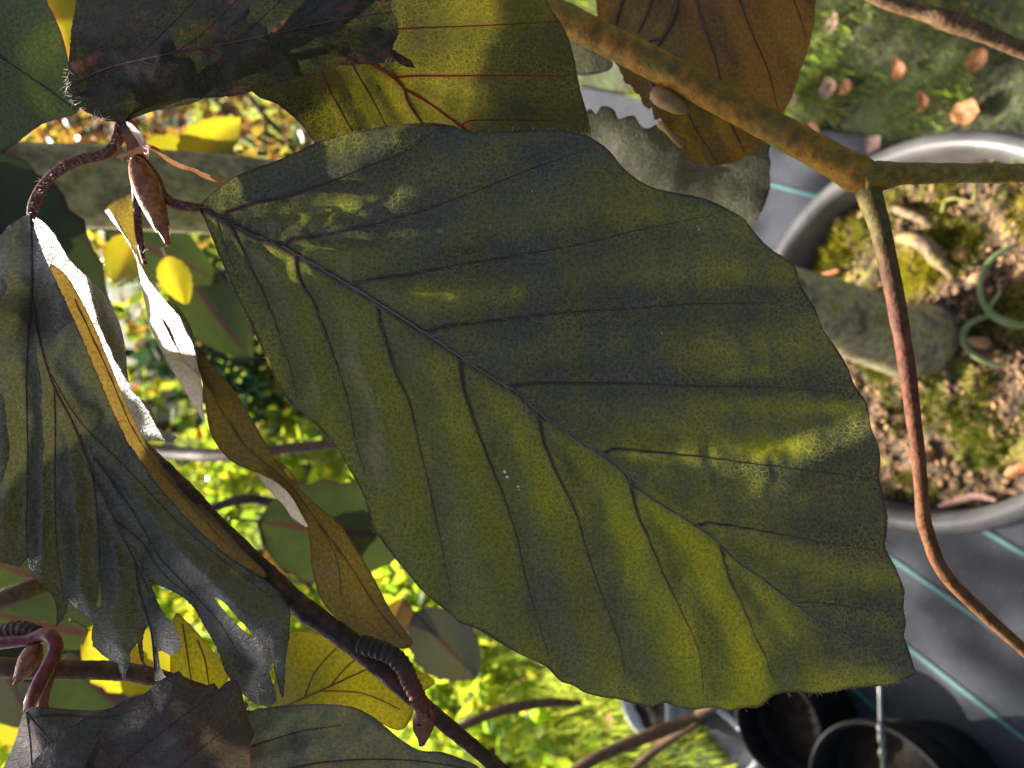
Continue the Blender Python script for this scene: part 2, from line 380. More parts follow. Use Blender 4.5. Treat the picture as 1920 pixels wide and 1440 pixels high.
# ------------------------------------------------------------------ big pot
PC = np.array([0.057, 0.322]); PR, PZ, SZ = 0.159, 0.28, 0.248
def lathe(profile, n=72, c=(0, 0)):
    V = []; F = []; k = len(profile)
    for i in range(n):
        a = 2 * math.pi * i / n
        for r, z in profile: V.append((c[0] + r * math.cos(a), c[1] + r * math.sin(a), z))
    for i in range(n):
        for j in range(k - 1):
            F.append((i * k + j, ((i + 1) % n) * k + j, ((i + 1) % n) * k + j + 1, i * k + j + 1))
    return np.array(V), F
def arc(cx, cz, rx, rz, a0, a1, n=8): return [(cx + rx * math.cos(R_(a)), cz + rz * math.sin(R_(a))) for a in np.linspace(a0, a1, n)]
potm = plain_mat('grey_plastic', (0.050, 0.049, 0.050), (0.105, 0.10, 0.097), 24, 0.38, 0.5, 0.08, 0.002)
pot = thing('plant_pot', (PC[0], PC[1], 0.004), 'large round grey plastic pot with smooth rolled rim holding the beech', 'pot')
v, f = lathe([(0.02, 0.008), (.112, 0.007), (.116, 0.012), (.146, .246)], 72, PC); mesh_obj('wall', v, f, potm, pot)
v, f = lathe([(.1462, .246), (.157, .247), (.1585, .251)] + arc(.1505, PZ - .009, .0085, .009, 0, 180, 10) + [(.1415, PZ - .014), (.139, .235), (.126, .13)], 72, PC); mesh_obj('rim', v, f, potm, pot)

# soil with clods, moss, chips
def soil_mat():
    m, nt, N, L = new_mat('potting_soil')
    tc = N('ShaderNodeTexCoord'); v = tc.outputs['Object']
    n1 = noise_(N, L, v, 34, 5, 0.6); n2 = noise_(N, L, v, 190, 5, 0.7); rn = attr(N, 'rnd').outputs['Fac']
    col = mixc(N, L, rampf(N, L, n2.outputs['Fac'], 0.42, 0.72), (0.018, 0.011, 0.006), (0.30, 0.165, 0.07))
    col = mixc(N, L, math_(N, L, 'MULTIPLY', rn, 0.85), col, (0.50, 0.29, 0.12))
    col = mixc(N, L, math_(N, L, 'MULTIPLY', rampf(N, L, n1.outputs['Fac'], 0.54, 0.64), 0.6), col, (0.30, 0.26, 0.03))
    bp = N('ShaderNodeBump'); bp.inputs['Strength'].default_value = 0.9; bp.inputs['Distance'].default_value = 0.003; L(n2.outputs['Fac'], bp.inputs['Height'])
    pr = N('ShaderNodeBsdfPrincipled'); L(col, pr.inputs['Base Color']); pr.inputs['Roughness'].default_value = 0.8; L(bp.outputs[0], pr.inputs['Normal'])
    out = N('ShaderNodeOutputMaterial'); L(pr.outputs[0], out.inputs[0]); return m
ng = 110; q = np.linspace(-.139, .139, ng); X, Y = np.meshgrid(q, q); X, Y = X.ravel(), Y.ravel()
def soil_h(x, y):
    p = np.c_[x, y]; return SZ + 0.010 * vnoise(p, 22, 5.0, 3) + 0.004 * vnoise(p, 90, 8.0, 2) + 0.012 * np.exp(-((x + .01) ** 2 + (y - .0) ** 2) / .0022)
Z = soil_h(X, Y); rr = np.hypot(X, Y); sc_ = np.where(rr > .1385, .1385 / np.maximum(rr, 1e-6), 1)
sv = [(np.c_[X * sc_ + PC[0], Y * sc_ + PC[1], Z], [(j * ng + i, j * ng + i + 1, (j + 1) * ng + i + 1, (j + 1) * ng + i) for j in range(ng - 1) for i in range(ng - 1)
       if min(rr[j * ng + i], rr[(j + 1) * ng + i + 1], rr[j * ng + i + 1], rr[(j + 1) * ng + i]) < .139])]
srnd = [np.zeros(ng * ng)]
ICO = None
def lump(c, r, sq, seed):
    r_ = np.random.default_rng(seed); t = (1 + 5 ** .5) / 2
    P = np.array([(-1, t, 0), (1, t, 0), (-1, -t, 0), (1, -t, 0), (0, -1, t), (0, 1, t), (0, -1, -t), (0, 1, -t), (t, 0, -1), (t, 0, 1), (-t, 0, -1), (-t, 0, 1)]) / 1.9
    P = P * (1 + 0.28 * r_.normal(size=(12, 1))) * np.array([1, r_.uniform(.5, 1), sq]); a = r_.uniform(0, 6.28)
    P = P @ np.array([[math.cos(a), -math.sin(a), 0], [math.sin(a), math.cos(a), 0], [0, 0, 1]])
    F = [(0, 11, 5), (0, 5, 1), (0, 1, 7), (0, 7, 10), (0, 10, 11), (1, 5, 9), (5, 11, 4), (11, 10, 2), (10, 7, 6), (7, 1, 8), (3, 9, 4), (3, 4, 2), (3, 2, 6), (3, 6, 8), (3, 8, 9), (4, 9, 5), (2, 4, 11), (6, 2, 10), (8, 6, 7), (9, 8, 1)]
    return np.asarray(c) + P * r, F
for i in range(1500):
    a = rng.uniform(0, 6.283); d = .134 * math.sqrt(rng.uniform()); x, y = d * math.cos(a), d * math.sin(a)
    z = float(soil_h(np.array([x]), np.array([y]))[0]); r = rng.uniform(.0010, .0034) if i > 40 else rng.uniform(.0045, .009)
    lv = lump((PC[0] + x, PC[1] + y, z + r * .2), r, rng.uniform(.4, .9), i); sv.append(lv); srnd.append(np.full(12, rng.beta(1, 2)))
v, f = join(sv)
so_ = mesh_obj('potting_soil', v, f, soil_mat(), attrs={'rnd': np.concatenate(srnd)})
tag(so_, 'crumbly brown potting soil with bark clods filling the large pot', 'soil', kind='stuff')
# moss cushions
mossm = foliage_mat('moss', [(0, (0.05, 0.07, 0.012)), (.5, (0.19, 0.18, 0.02)), (1, (0.42, 0.36, 0.03))], [(0, (0.08, 0.12, .01)), (.5, (0.25, 0.28, .02)), (1, (0.5, 0.45, .03))], 0.4, 0.6, 0.2)
MV, MF, MR = [], [], []; cnt = 0
cush = [(rng.uniform(0, 6.283), .13 * math.sqrt(rng.uniform()), rng.uniform(.010, .026)) for _ in range(40)]
for a, d, cr in cush:
    cx, cy = d * math.cos(a), d * math.sin(a); n = int(900000 * cr * cr); base = rng.uniform(0.2, 1.0) if cx > .02 else rng.uniform(.0, .3)
    aa = rng.uniform(0, 6.283, n); dd = cr * np.sqrt(rng.uniform(size=n)); x, y = cx + dd * np.cos(aa), cy + dd * np.sin(aa)
    k = np.hypot(x, y) < .136; x, y, dd = x[k], y[k], dd[k]; n = len(x)
    if not n: continue
    z = soil_h(x, y) + 0.006 * (1 - (dd / cr) ** 2); h = rng.uniform(.002, .006, n); b = rng.uniform(0, 6.283, n); lx, ly = rng.normal(0, .0022, n), rng.normal(0, .0022, n)
    wv = .0006
    V = np.stack([np.c_[x - np.cos(b) * wv, y - np.sin(b) * wv, z - .003], np.c_[x + np.cos(b) * wv, y + np.sin(b) * wv, z - .003], np.c_[x + lx, y + ly, z + h]], 1).reshape(-1, 3)
    V[:, 0] += PC[0]; V[:, 1] += PC[1]
    MV.append(V); MF.append(np.arange(n * 3).reshape(-1, 3) + cnt); cnt += n * 3; MR.append(np.repeat(np.clip(base + rng.normal(0, .2, n), 0, 1), 3))
tag(mesh_obj('moss', np.concatenate(MV), np.concatenate(MF), mossm, attrs={'rnd': np.concatenate(MR)}), 'yellow green cushions of moss on the soil of the large pot', 'moss', kind='stuff')
def soil_z(px, py): return float((on_plane(px, py, SZ + .004) - CAM) @ FWD)
def ptube(pts, lift=0.0, n=8, step=6, squash=1.0, plane=None, jit=0.0):
    """pts (px,py,width px[,lift]) lying on the soil or another plane"""
    P = catmull(np.asarray(pts, float), step); W = []
    for p_ in P:
        h = (plane if plane is not None else SZ + .004) + (p_[3] if len(p_) > 3 else lift); W.append(on_plane(p_[0], p_[1], h))
    W = np.array(W); dz = (W - CAM) @ FWD
    return tube(W, P[:, 2] * .5 * dz / FPX, n, True, squash, jit), np.repeat(np.linspace(0, 1, len(P)), n)
chipm = plain_mat('orange_wood', (0.30, 0.10, 0.035), (0.42, 0.19, 0.08), 300, .7, .3, .5, .0005)
pinkm = plain_mat('pink_wood', (0.22, 0.12, 0.10), (0.34, 0.20, 0.16), 300, .8, .2, .5, .0005)
for nm, lab, pts, mt in [('wood_chip', 'small orange splinter of wood lying on the soil beside the trunk', [(1516, 528, 13), (1540, 518, 14), (1572, 507, 9)], chipm),
                         ('dry_stick', 'pinkish brown dry stick on dark soil by the lower pot rim', [(1762, 950, 12), (1800, 938, 18), (1835, 930, 19), (1868, 938, 12)], pinkm),
                         ('bark_piece', 'orange brown bark piece lying on soil at the pot edge', [(1890, 893, 22), (1912, 880, 27), (1940, 868, 20)], chipm)]:
    (v, f), t = ptube(pts, .005, 7, 5, .6, jit=.06); tag(mesh_obj(nm, v, f, mt, None, False), lab, 'wood')
shootm = plain_mat('shoot_green', (0.22, 0.28, 0.08), (0.36, 0.40, 0.18), 60, .4, .5, .1, .001, ((.2, .4, .1), (.3, .45, .2), .35))
sh1 = thing('seedling', on_plane(1925, 610, SZ), 'curled bluish green grass shoot sprouting from the dark moss in the pot', 'seedling')
for pts in ([(1945, 612, 17, .0), (1905, 608, 20, .012), (1872, 597, 19, .022), (1848, 575, 15, .03), (1838, 545, 13, .034), (1843, 512, 14, .034), (1862, 485, 15, .032), (1890, 466, 13, .028), (1912, 458, 7, .024)],
            [(1862, 592, 10, .004), (1835, 598, 13, .014), (1810, 615, 14, .02), (1806, 640, 14, .022), (1822, 663, 13, .02), (1850, 678, 12, .014), (1885, 684, 8, .004)],
            [(1850, 590, 8, .016), (1862, 568, 9, .024), (1876, 545, 7, .03)]):
    (v, f), t = ptube([(q[0], q[1], q[2] * .78, q[3]) for q in pts], 0, 8, 5, .45); mesh_obj('blade', v, f, shootm, sh1)
ylm = plain_mat('shoot_yellow', (0.25, 0.27, 0.05), (0.38, 0.36, 0.10), 60, .5, .4, .1, .001, ((.4, .42, .06), (.5, .45, .1), .4))
for lab, sets in (('thin yellow green seedling with bent stalks on lit soil', [[(1770, 378, 7, .0), (1790, 372, 9, .01), (1826, 378, 8, .012), (1828, 345, 8, .016)], [(1772, 376, 7, .004), (1768, 398, 9, .0)]]),
                  ('pale yellow folded seedling by the upper pot rim', [[(1858, 302, 8, .0), (1878, 290, 11, .012), (1893, 283, 10, .02), (1902, 300, 13, .014), (1915, 318, 9, .0)]])):
    s = thing('seedling', on_plane(sets[0][0][0], sets[0][0][1], SZ), lab, 'seedling')
    for pts in sets:
        (v, f), t = ptube(pts, 0, 7, 5, .4); mesh_obj('stalk', v, f, ylm, s)
# surface root on the soil
rootm = bark_mat('root_bark', [(0, (0.09, 0.06, 0.035)), (.5, (.22, .15, .09)), (1, (.30, .25, .06))], 120, .85, 1.0)
(v, f), t = ptube([(1690, 446, 18, -.003), (1712, 448, 26, .008), (1738, 462, 30, .011), (1758, 488, 26, .007), (1776, 505, 20, .003), (1796, 530, 14, -.006)], 0, 12, 5, 1, jit=.10)
tag(mesh_obj('surface_root', v, f, rootm, None), 'knobbly pale root arching out of the lit soil', 'root')
(v, f), t = ptube([(1650, 386, 12, -.004), (1690, 395, 16, .004), (1730, 412, 17, .003), (1758, 430, 11, -.006)], 0, 10, 5, 1, jit=.10)
tag(mesh_obj('surface_root', v, f, rootm, None), 'pale root half buried beside the forked branch shadow', 'root')

# ------------------------------------------------------------------ things on the mat
blackm = plain_mat('black_plastic', (0.004, 0.004, 0.005), (0.010, 0.010, 0.011), 60, .6, .2, .1, .001)
whitem = plain_mat('pale_plastic', (0.38, 0.38, 0.40), (0.5, 0.49, 0.48), 60, .4, .5, .1, .001)
dsoil = plain_mat('dark_soil', (0.006, 0.005, 0.004), (0.022, 0.017, 0.012), 160, .9, .2, .8, .004)
def small_pot(px, py, r, h, mat, label, soil_drop=.02):
    c = on_plane(px, py, h); t = thing('nursery_pot', (c[0], c[1], .005), label, 'pot')
    v, f = lathe([(.01, .006), (r * .74, .006), (r * .76, .012), (r * .95, h - .018), (r * 1.01, h - .017), (r * 1.02, h - .003), (r, h), (r * .97, h - .002), (r * .93, h - .02), (r * .88, h * .5)], 48, c[:2]); mesh_obj('wall', v, f, mat, t)
    k = 20; V = [(c[0], c[1], h - soil_drop + .004)]; F = []
    for j in range(1, 7):
        for i in range(k):
            a = 2 * math.pi * i / k; rr_ = r * .935 * j / 6; V.append((c[0] + rr_ * math.cos(a), c[1] + rr_ * math.sin(a), h - soil_drop + rng.normal(0, .0025)))
    for i in range(k):
        F.append((0, 1 + i, 1 + (i + 1) % k))
        for j in range(5): F.append((1 + j * k + i, 1 + (j + 1) * k + i, 1 + (j + 1) * k + (i + 1) % k, 1 + j * k + (i + 1) % k))
    mesh_obj('soil', V, F, dsoil, t); return c
bp1 = small_pot(1455, 1362, .062, .10, blackm, 'small black nursery pot standing at the edge of the mat', .055)
bp2 = small_pot(1655, 1525, .085, .13, blackm, 'wider black nursery pot on the mat under the silver wire', .05)
small_pot(1205, 1318, .05, .09, whitem, 'pale grey pot half hidden under the large leaf on the grass', .02)
pebm = plain_mat('pale_stone', (0.30, 0.30, 0.31), (0.5, 0.48, 0.46), 80, .7, .3, .3)
rustm = plain_mat('rust_leaf', (0.25, 0.07, 0.02), (0.38, 0.14, 0.05), 90, .6, .3, .3)
for px, py, r, lab in ((1528, 1388, .016, 'rounded pale stone between the two black pots'), (1475, 1412, .013, 'smaller white stone beside the clear tubing'), (1500, 1392, .010, 'small dull stone touching the rounded pale stone')):
    c = on_plane(px, py, .006 + r * .6); v, f = lump(c, r, .8, int(px)); tag(mesh_obj('stone', v, f, pebm), lab, 'stone')
clearm, nt_, N, L = new_mat('clear_plastic')
_g = N('ShaderNodeBsdfPrincipled'); _g.inputs['Base Color'].default_value = (.75, .78, .8, 1); _g.inputs['Roughness'].default_value = .25; _g.inputs['Transmission Weight'].default_value = .6; _g.inputs['IOR'].default_value = 1.3
_n = noise_(N, L, N('ShaderNodeTexCoord').outputs['Object'], 60); L(rampf(N, L, _n.outputs['Fac'], .3, .7, .15, .4), _g.inputs['Roughness'])
_o2 = N('ShaderNodeOutputMaterial'); L(_g.outputs[0], _o2.inputs[0])
for lab, pts in (('clear plastic tube lying straight across the mat edge', [(1300, 1296, 9, .012), (1370, 1350, 11, .02), (1430, 1408, 11, .03), (1520, 1480, 10, .012)]),
                 ('clear plastic tube bent in an arc beside the black pot', [(1396, 1300, 8, .01), (1420, 1345, 10, .02), (1428, 1385, 10, .025), (1420, 1425, 10, .02), (1380, 1470, 9, .012)])):
    (v, f), t = ptube(pts, 0, 8, 8, 1, plane=0.0); tag(mesh_obj('plastic_tube', v, f, clearm), lab, 'tube')
wirem = plain_mat('silver_wire', (0.12, 0.12, 0.13), (0.22, 0.22, 0.23), 200, .4, .5, .2, .001, metal=.9)
rimp = on_plane(1638, 1006, PZ - .002)
wp = [rimp] + [at(x, y, z) for x, y, z in ((1646, 1150, .56), (1650, 1290, .555), (1652, 1365, .55), (1654, 1400, .55), (1656, 1440, .56), (1659, 1520, .60))] + [np.array([bp2[0], bp2[1] + .08, .13])]
P = catmull(np.array(wp), .006); n_ = len(P); rad = np.full(n_, .0017)
wt = thing('tie_wire', rimp, 'thin silver wire with small twisted knots below the leaf tip', 'wire')
v, f = tube(P, rad, 8); mesh_obj('wire', v, f, wirem, wt)
for y_ in (1372, 1390, 1406):
    i = int(np.argmin([abs((720 - UPV @ (p_ - CAM) / (FWD @ (p_ - CAM)) * FPX) - y_) for p_ in P]))
    v, f = tube(P[max(0, i - 1):i + 2] if i > 0 else P[:3], [.0016, .0034, .0016][:len(P[max(0, i - 1):i + 2])], 8); mesh_obj('knot', v, f, wirem, wt)

# fallen leaves: small curled blades on the ground
def fallen_shape(L_, W_, curl, fold, seed):
    r = np.random.default_rng(seed); nu, nv = 12, 7; V = []
    for i in range(nu):
        u = i / (nu - 1); hw = W_ * .5 * (math.sin(math.pi * u ** .85) ** .8) * (1 + .1 * r.normal()) + .0003
        for j in range(nv):
            v_ = j / (nv - 1) * 2 - 1; x = (u - .5) * L_; y = hw * v_
            z = fold * abs(v_) * hw + curl * ((u - .5) ** 2) * L_ * 4 * .5 + .0012 * math.sin(9 * u + 4 * v_ + seed)
            V.append((x, y, z))
    V = np.array(V); V[:, 2] -= V[:, 2].min()
    return V, [(i * nv + j, i * nv + j + 1, (i + 1) * nv + j + 1, (i + 1) * nv + j) for i in range(nu - 1) for j in range(nv - 1)]
fl_o = plain_mat('fallen_orange', (0.36, 0.13, 0.045), (0.50, 0.24, 0.11), 120, .6, .4, .4, .001, ((.5, .2, .06), (.6, .3, .1), .25))
fl_p = plain_mat('fallen_pink', (0.36, 0.20, 0.15), (0.52, 0.36, 0.29), 120, .6, .4, .4, .001, ((.5, .3, .2), (.6, .4, .25), .25))
fl_y = plain_mat('fallen_yellow', (0.42, 0.27, 0.05), (0.55, 0.40, 0.10), 120, .6, .4, .4, .001, ((.5, .35, .06), (.6, .45, .1), .25))
def fallen(px, py, lpx, wpx, ang, curl, fold, mat, lab, seed, h=.018, group=None, shadow=0):
    c = on_plane(px, py, h); lpx *= .88; wpx *= .85; dz = (c - CAM) @ FWD; V, F = fallen_shape(lpx * dz / FPX, wpx * dz / FPX * 1.25, curl, fold, seed)
    a = R_(ang); ex = -(RGT * math.cos(a) - UPV * math.sin(a)); ex = np.array([ex[0], ex[1], 0]); ex /= np.linalg.norm(ex); ey = np.array([-ex[1], ex[0], 0])
    W = c + V[:, :1] * ex + V[:, 1:2] * ey + np.c_[np.zeros(len(V)), np.zeros(len(V)), V[:, 2] - .006]
    o = mesh_obj('fallen_leaf', W, F, mat)
    tag(o, lab, 'leaf', group)
G1 = 'fallen leaves on the grass'
fallen(1558, 42, 52, 24, 110, .3, .4, fl_p, 'dull pink fallen leaf upright in grass near the brown leaf edge', 1, group=G1)
fallen(1683, 132, 56, 22, 80, .7, .5, fl_o, 'narrow orange fallen leaf curled like a crescent on the grass', 2, group=G1)
fallen(1830, 112, 50, 40, 125, .3, .5, fl_o, 'folded orange fallen leaf with jagged edge in the grass', 3, group=G1)
fallen(1728, 190, 54, 18, 70, .7, .6, fl_o, 'thin orange brown sickle of a fallen leaf on bare soil', 4, group=G1)
fallen(1806, 210, 62, 42, 10, .2, .3, fl_o, 'broad orange fallen leaf resting beside the grey pot rim', 5, group=G1)
fallen(1552, 165, 50, 30, 75, .4, .5, fl_p, 'pale pink fallen leaf standing in the grass', 6, group=G1)
fallen(1581, 162, 34, 26, 20, .2, .3, fl_o, 'small round orange leaf touching the pale pink one', 7, group=G1)
fallen(1481, 187, 30, 26, 100, .2, .3, fl_p, 'tiny salmon fallen leaf beside the brown leaf edge', 8, group=G1)
fallen(1634, 268, 40, 30, 30, .3, .3, fl_p, 'reddish fallen leaf where the lawn meets the pot', 9, group=G1)
fallen(1520, 240, 46, 16, 30, .2, .3, fl_o, 'brown fallen leaf in grass just behind the orange branch', 10, group=G1)
fallen(1575, 1354, 58, 22, 35, .5, .5, fl_y, 'small curled yellow fallen leaf on the dark weed mat', 11, h=.012)
fallen(1598, 1402, 40, 26, 10, .3, .4, fl_o, 'rusty fallen leaf by the rim of the wider black pot', 12, h=.016)
GL = 'fallen leaves on the sunny grass'
k_ = 20
for px, py in ((760, 1185), (1140, 1350), (1080, 1390), (980, 1270), (1020, 1360), (930, 1300), (1180, 1390), (1120, 1300), (1230, 1400), (640, 1110), (830, 1250), (1040, 1430)):
    fallen(px, py, rng.uniform(26, 44), rng.uniform(18, 30), rng.uniform(0, 180), .3, .4, fl_o, 'rust coloured fallen leaf lying in the sunny grass', k_, h=.03, group=GL); k_ += 1

# ------------------------------------------------------------------ shrubs and hedge behind
def leaf_cloud(n, c, rad, lsize, seed, hollow=0.35, droop=0.3, zmin=0.02):
    r = np.random.default_rng(seed)
    d = r.normal(size=(n, 3)); d /= np.linalg.norm(d, axis=1)[:, None]; rr_ = (hollow + (1 - hollow) * r.uniform(size=n)) ** .5
    P = d * rr_[:, None]
    lobes = 1 + .35 * np.array([mnoise.noise(Vector(tuple(q * 2.2 + seed))) for q in d]); P = P * lobes[:, None] * rad + c
    clump = np.array([mnoise.noise(Vector(tuple(q / lsize * .22 + seed))) for q in P]); k = (clump > -.12) & (P[:, 2] > zmin); P = P[k]; n = len(P)
    ax = r.normal(size=(n, 3)); ax[:, 2] -= droop; ax /= np.linalg.norm(ax, axis=1)[:, None]
    t = r.normal(size=(n, 3)); t -= ax * (t * ax).sum(1)[:, None]; t /= np.linalg.norm(t, axis=1)[:, None]; nn = np.cross(ax, t)
    l = lsize * r.uniform(.6, 1.25, n)[:, None]; w_ = l * .32
    V = np.stack([P, P + ax * l * .35 + t * w_ + nn * l * .06, P + ax * l * .75 + t * w_ * .75 + nn * l * .03, P + ax * l - nn * l * .08, P + ax * l * .75 - t * w_ * .75 + nn * l * .03, P + ax * l * .35 - t * w_ + nn * l * .06, P + ax * l * .5 - nn * l * .03], 1).reshape(-1, 3)
    i = np.arange(n)[:, None] * 7
    F = np.concatenate([i + np.array(q) for q in ((0, 1, 6), (1, 2, 6), (2, 3, 6), (3, 4, 6), (4, 5, 6), (5, 0, 6))])
    return V, F, np.repeat(r.uniform(size=n), 7)
fm_lime = foliage_mat('lime_leaves', [(0, (.07, .12, .015)), (.6, (.11, .17, .02)), (1, (.20, .21, .03))], [(0, (.30, .52, .03)), (.6, (.52, .66, .04)), (1, (.75, .70, .05))], .6, .2)
fm_dark = foliage_mat('dark_green_leaves', [(0, (.012, .035, .018)), (.7, (.02, .06, .03)), (1, (.04, .08, .04))], [(0, (.02, .07, .03)), (1, (.06, .14, .04))], .3, .25)
fm_mix = foliage_mat('mixed_leaves', [(0, (.03, .05, .012)), (.55, (.06, .09, .015)), (.75, (.12, .12, .02)), (.88, (.30, .15, .02)), (1, (.34, .12, .02))], [(0, (.08, .14, .02)), (.55, (.25, .36, .03)), (.75, (.5, .5, .04)), (.88, (.65, .38, .03)), (1, (.6, .2, .03))], .5, .22)
fm_brown = foliage_mat('brown_leaves', [(0, (.05, .03, .02)), (.5, (.10, .06, .03)), (.8, (.22, .12, .04)), (1, (.10, .08, .02))], [(0, (.12, .05, .02)), (.5, (.32, .16, .04)), (.8, (.6, .30, .05)), (1, (.5, .45, .05))], .4, .18, .6)
stemm = bark_mat('stem_bark', [(0, (.05, .04, .025)), (1, (.12, .09, .055))], 60, .8, .4)
def shrub(px, py, dist, rad, n, lsize, mat, label, seed, name='shrub', zc=None, group='shrubs behind the beech'):
    d = ray(px, py); d = d / np.linalg.norm(d[:2]); c = CAM + d * dist
    if zc is not None: c[2] = zc
    t = thing(name, (c[0], c[1], 0), label, 'shrub', group)
    rad = np.array(rad)
    V, F, rn = leaf_cloud(n, c, rad, lsize, seed); mesh_obj('crown', V, F, mat, t, False, attrs={'rnd': rn})
    r = np.random.default_rng(seed + 50)
    for k in range(5):
        e = c + r.normal(0, .45, 3) * rad; P = catmull(np.array([(c[0] + r.normal(0, .03), c[1] + r.normal(0, .03), -.01), (c[0] * .6 + e[0] * .4, c[1] * .6 + e[1] * .4, max(.1, c[2] * .55)), e]), .05)
        v, f = tube(P, np.linspace(.012, .004, len(P)) * max(.5, rad[2] / .5), 7); mesh_obj('stem', v, f, stemm, t)
shrub(330, 690, 2.9, (.62, .5, .62), 1700, .06, fm_mix, 'airy green shrub with orange autumn leaves behind the curled leaf', 11)
shrub(560, 640, 2.6, (.34, .34, .46), 2300, .06, fm_dark, 'dense dark green shrub seen beside the lower edge of the big leaf', 12)
shrub(360, 250, 3.3, (.75, .5, .62), 2400, .055, fm_brown, 'glinting brown leaved shrub between the two upper leaves', 13)
shrub(110, 30, 4.4, (.75, .6, .9), 1300, .075, fm_brown, 'coppery shrub showing behind the topmost dark leaf', 14)
shrub(560, 990, 2.7, (.62, .45, .40), 2300, .06, fm_lime, 'sunlit lime green shrub behind the black twig', 15)
shrub(60, 1110, 4.6, (1.0, .8, .9), 1700, .12, fm_lime, 'yellow green shrub glowing behind the torn leaf ends', 16)
shrub(130, 1430, 4.7, (1.0, .8, .9), 1700, .12, fm_lime, 'bright shrub low behind the brown twig with the bud', 17)
shrub(850, 1160, 1.75, (.30, .25, .10), 1000, .05, fm_lime, 'low leafy plant in the sunny grass by the large leaf', 18, zc=.08)
shrub(720, 1050, 2.0, (.34, .25, .10), 1100, .05, fm_lime, 'low lime green plant between the grass and the curled leaf', 19, zc=.08)
shrub(980, 1420, 1.45, (.26, .22, .08), 800, .045, fm_lime, 'low clump of pale leaves in grass near the pale pot', 20, zc=.06)
for i in range(9):
    X = -9.2 + i * 2.3; c = np.array([X + rng.normal(0, .3), 10.5 + rng.normal(0, .7), 1.6])
    t = thing('hedge_bush', (c[0], c[1], 0), ['tall dark green hedge bush at the far side of the lawn', 'tall hedge bush with mixed orange and green leaves across the lawn', 'tall lime green hedge bush at the far side of the lawn'][i % 3], 'bush', 'hedge bushes behind the lawn')
    V, F, rn = leaf_cloud(2600, c, np.array([1.6, 1.1, 1.9]), .2, 60 + i, .5); mesh_obj('crown', V, F, [fm_dark, fm_mix, fm_lime][i % 3], t, False, attrs={'rnd': rn})
    v, f = tube(catmull(np.array([(c[0], c[1], -.02), (c[0] + .05, c[1], 1.0), (c[0], c[1] + .05, 2.4)]), .2), .06, 7); mesh_obj('stem', v, f, stemm, t)

# trees added for their shade: crowns out of view shade mat, pot and lawn
def added_shade_tree(x, y, zc, rad, n, label, seed):
    yt = thing('added_shade_tree', (x, y, 0), label, 'tree', 'trees added on the lawn for shade')
    P = catmull(np.array([(x, y, -.02), (x + .02, y - .01, zc * .35), (x - .03, y + .01, zc * .7), (x, y, zc + .2)]), .15)
    v, f = tube(P, np.linspace(.022, .008, len(P)), 9); mesh_obj('trunk', v, f, stemm, yt)
    V, F, rn = leaf_cloud(n, np.array([x, y, zc]), np.array(rad), .085, seed, .2); mesh_obj('crown', V, F, fm_mix, yt, False, attrs={'rnd': rn})
added_shade_tree(-1.27, 3.25, 2.55, (.42, .42, .46), 800, 'slender tree added beyond the lime shrub to shade mat and pot', 91)
added_shade_tree(-.28, 3.4, 2.45, (.30, .38, .36), 420, 'thin tree added beside the dark green shrub to shade the lawn', 93)
# ================================================================== THE BEECH
BASE = on_plane(1742, 636, SZ)
tree = thing('beech_tree', BASE, 'copper beech growing in the large grey pot, its leaves filling the view', 'tree')
trunkm = bark_mat('trunk_bark', [(0, (.13, .105, .06)), (.4, (.28, .235, .14)), (.7, (.36, .31, .15)), (1, (.26, .24, .06))], 45, .8, .5, lich=(.30, .29, .25))
# trunk: rises behind the big leaf, reappears at the photo's left
tp = [(BASE[0] + .002, BASE[1], SZ - .02, .036), (BASE[0] - .004, BASE[1] + .004, SZ + .03, .029)]
for px, py, Y, r in ((1560, 590, .325, .0255), (1250, 500, .33, .0215), (900, 420, .325, .0185), (450, 368, .32, .0165), (200, 352, .318, .0155), (-60, 345, .318, .0148), (-400, 340, .33, .013), (-1000, 380, .35, .010)):
    d = ray(px, py); p_ = CAM + d * (Y / d[1]); tp.append((p_[0], p_[1], p_[2], r))
tp = catmull(np.array(tp), .012)
v, f = tube(tp[:, :3], tp[:, 3] * (1 + .06 * vnoise(np.c_[np.arange(len(tp)), np.zeros(len(tp))], .35, 2)), 22, True, 1, .012)
mesh_obj('trunk', v, f, trunkm, tree)

# ---- materials
M_main = leaf_mat('main_leaf', (.104, .104, .088), (.092, .100, .018), (.028, .030, .014), (.26, .28, .012), netscale=10.5, netamt=1.0, net=(.30, .31, .10), veincol=(.058, .036, .036), tamt=.5, mott=.42, tvein=(.030, .016, .014))
M_dark = leaf_mat('dark_leaf', (.024, .018, .017), (.030, .029, .018), (.010, .010, .006), (.025, .03, .008), netamt=.2, tamt=.35, rough=.55, spec=.3, spots=(1.3, .54, (.11, .05, .042), (.12, .04, .03)), mott=.6)
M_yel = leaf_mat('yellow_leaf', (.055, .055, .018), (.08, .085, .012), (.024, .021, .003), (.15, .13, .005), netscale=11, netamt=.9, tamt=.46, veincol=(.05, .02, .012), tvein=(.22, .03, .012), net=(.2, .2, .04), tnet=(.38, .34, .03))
M_brown = leaf_mat('brown_leaf', (.095, .045, .016), (.13, .085, .014), (.12, .05, .01), (.20, .14, .012), netscale=9, netamt=.12, tamt=.45, veincol=(.035, .006, .006), edgecol=(.12, .05, .015), rough=.5, mott=.9)
M_grey = leaf_mat('slate_leaf', (.150, .126, .092), (.112, .100, .062), (.02, .019, .012), (.045, .050, .014), netamt=.06, mott=.5, tamt=.30, rough=.30, bump=.6, hairs=1.3, spec=1.0, sheen=.35)
M_green = leaf_mat('deep_green_leaf', (.022, .032, .022), (.036, .046, .020), (.010, .018, .007), (.03, .045, .008), netamt=.15, tamt=.4, rough=.5)
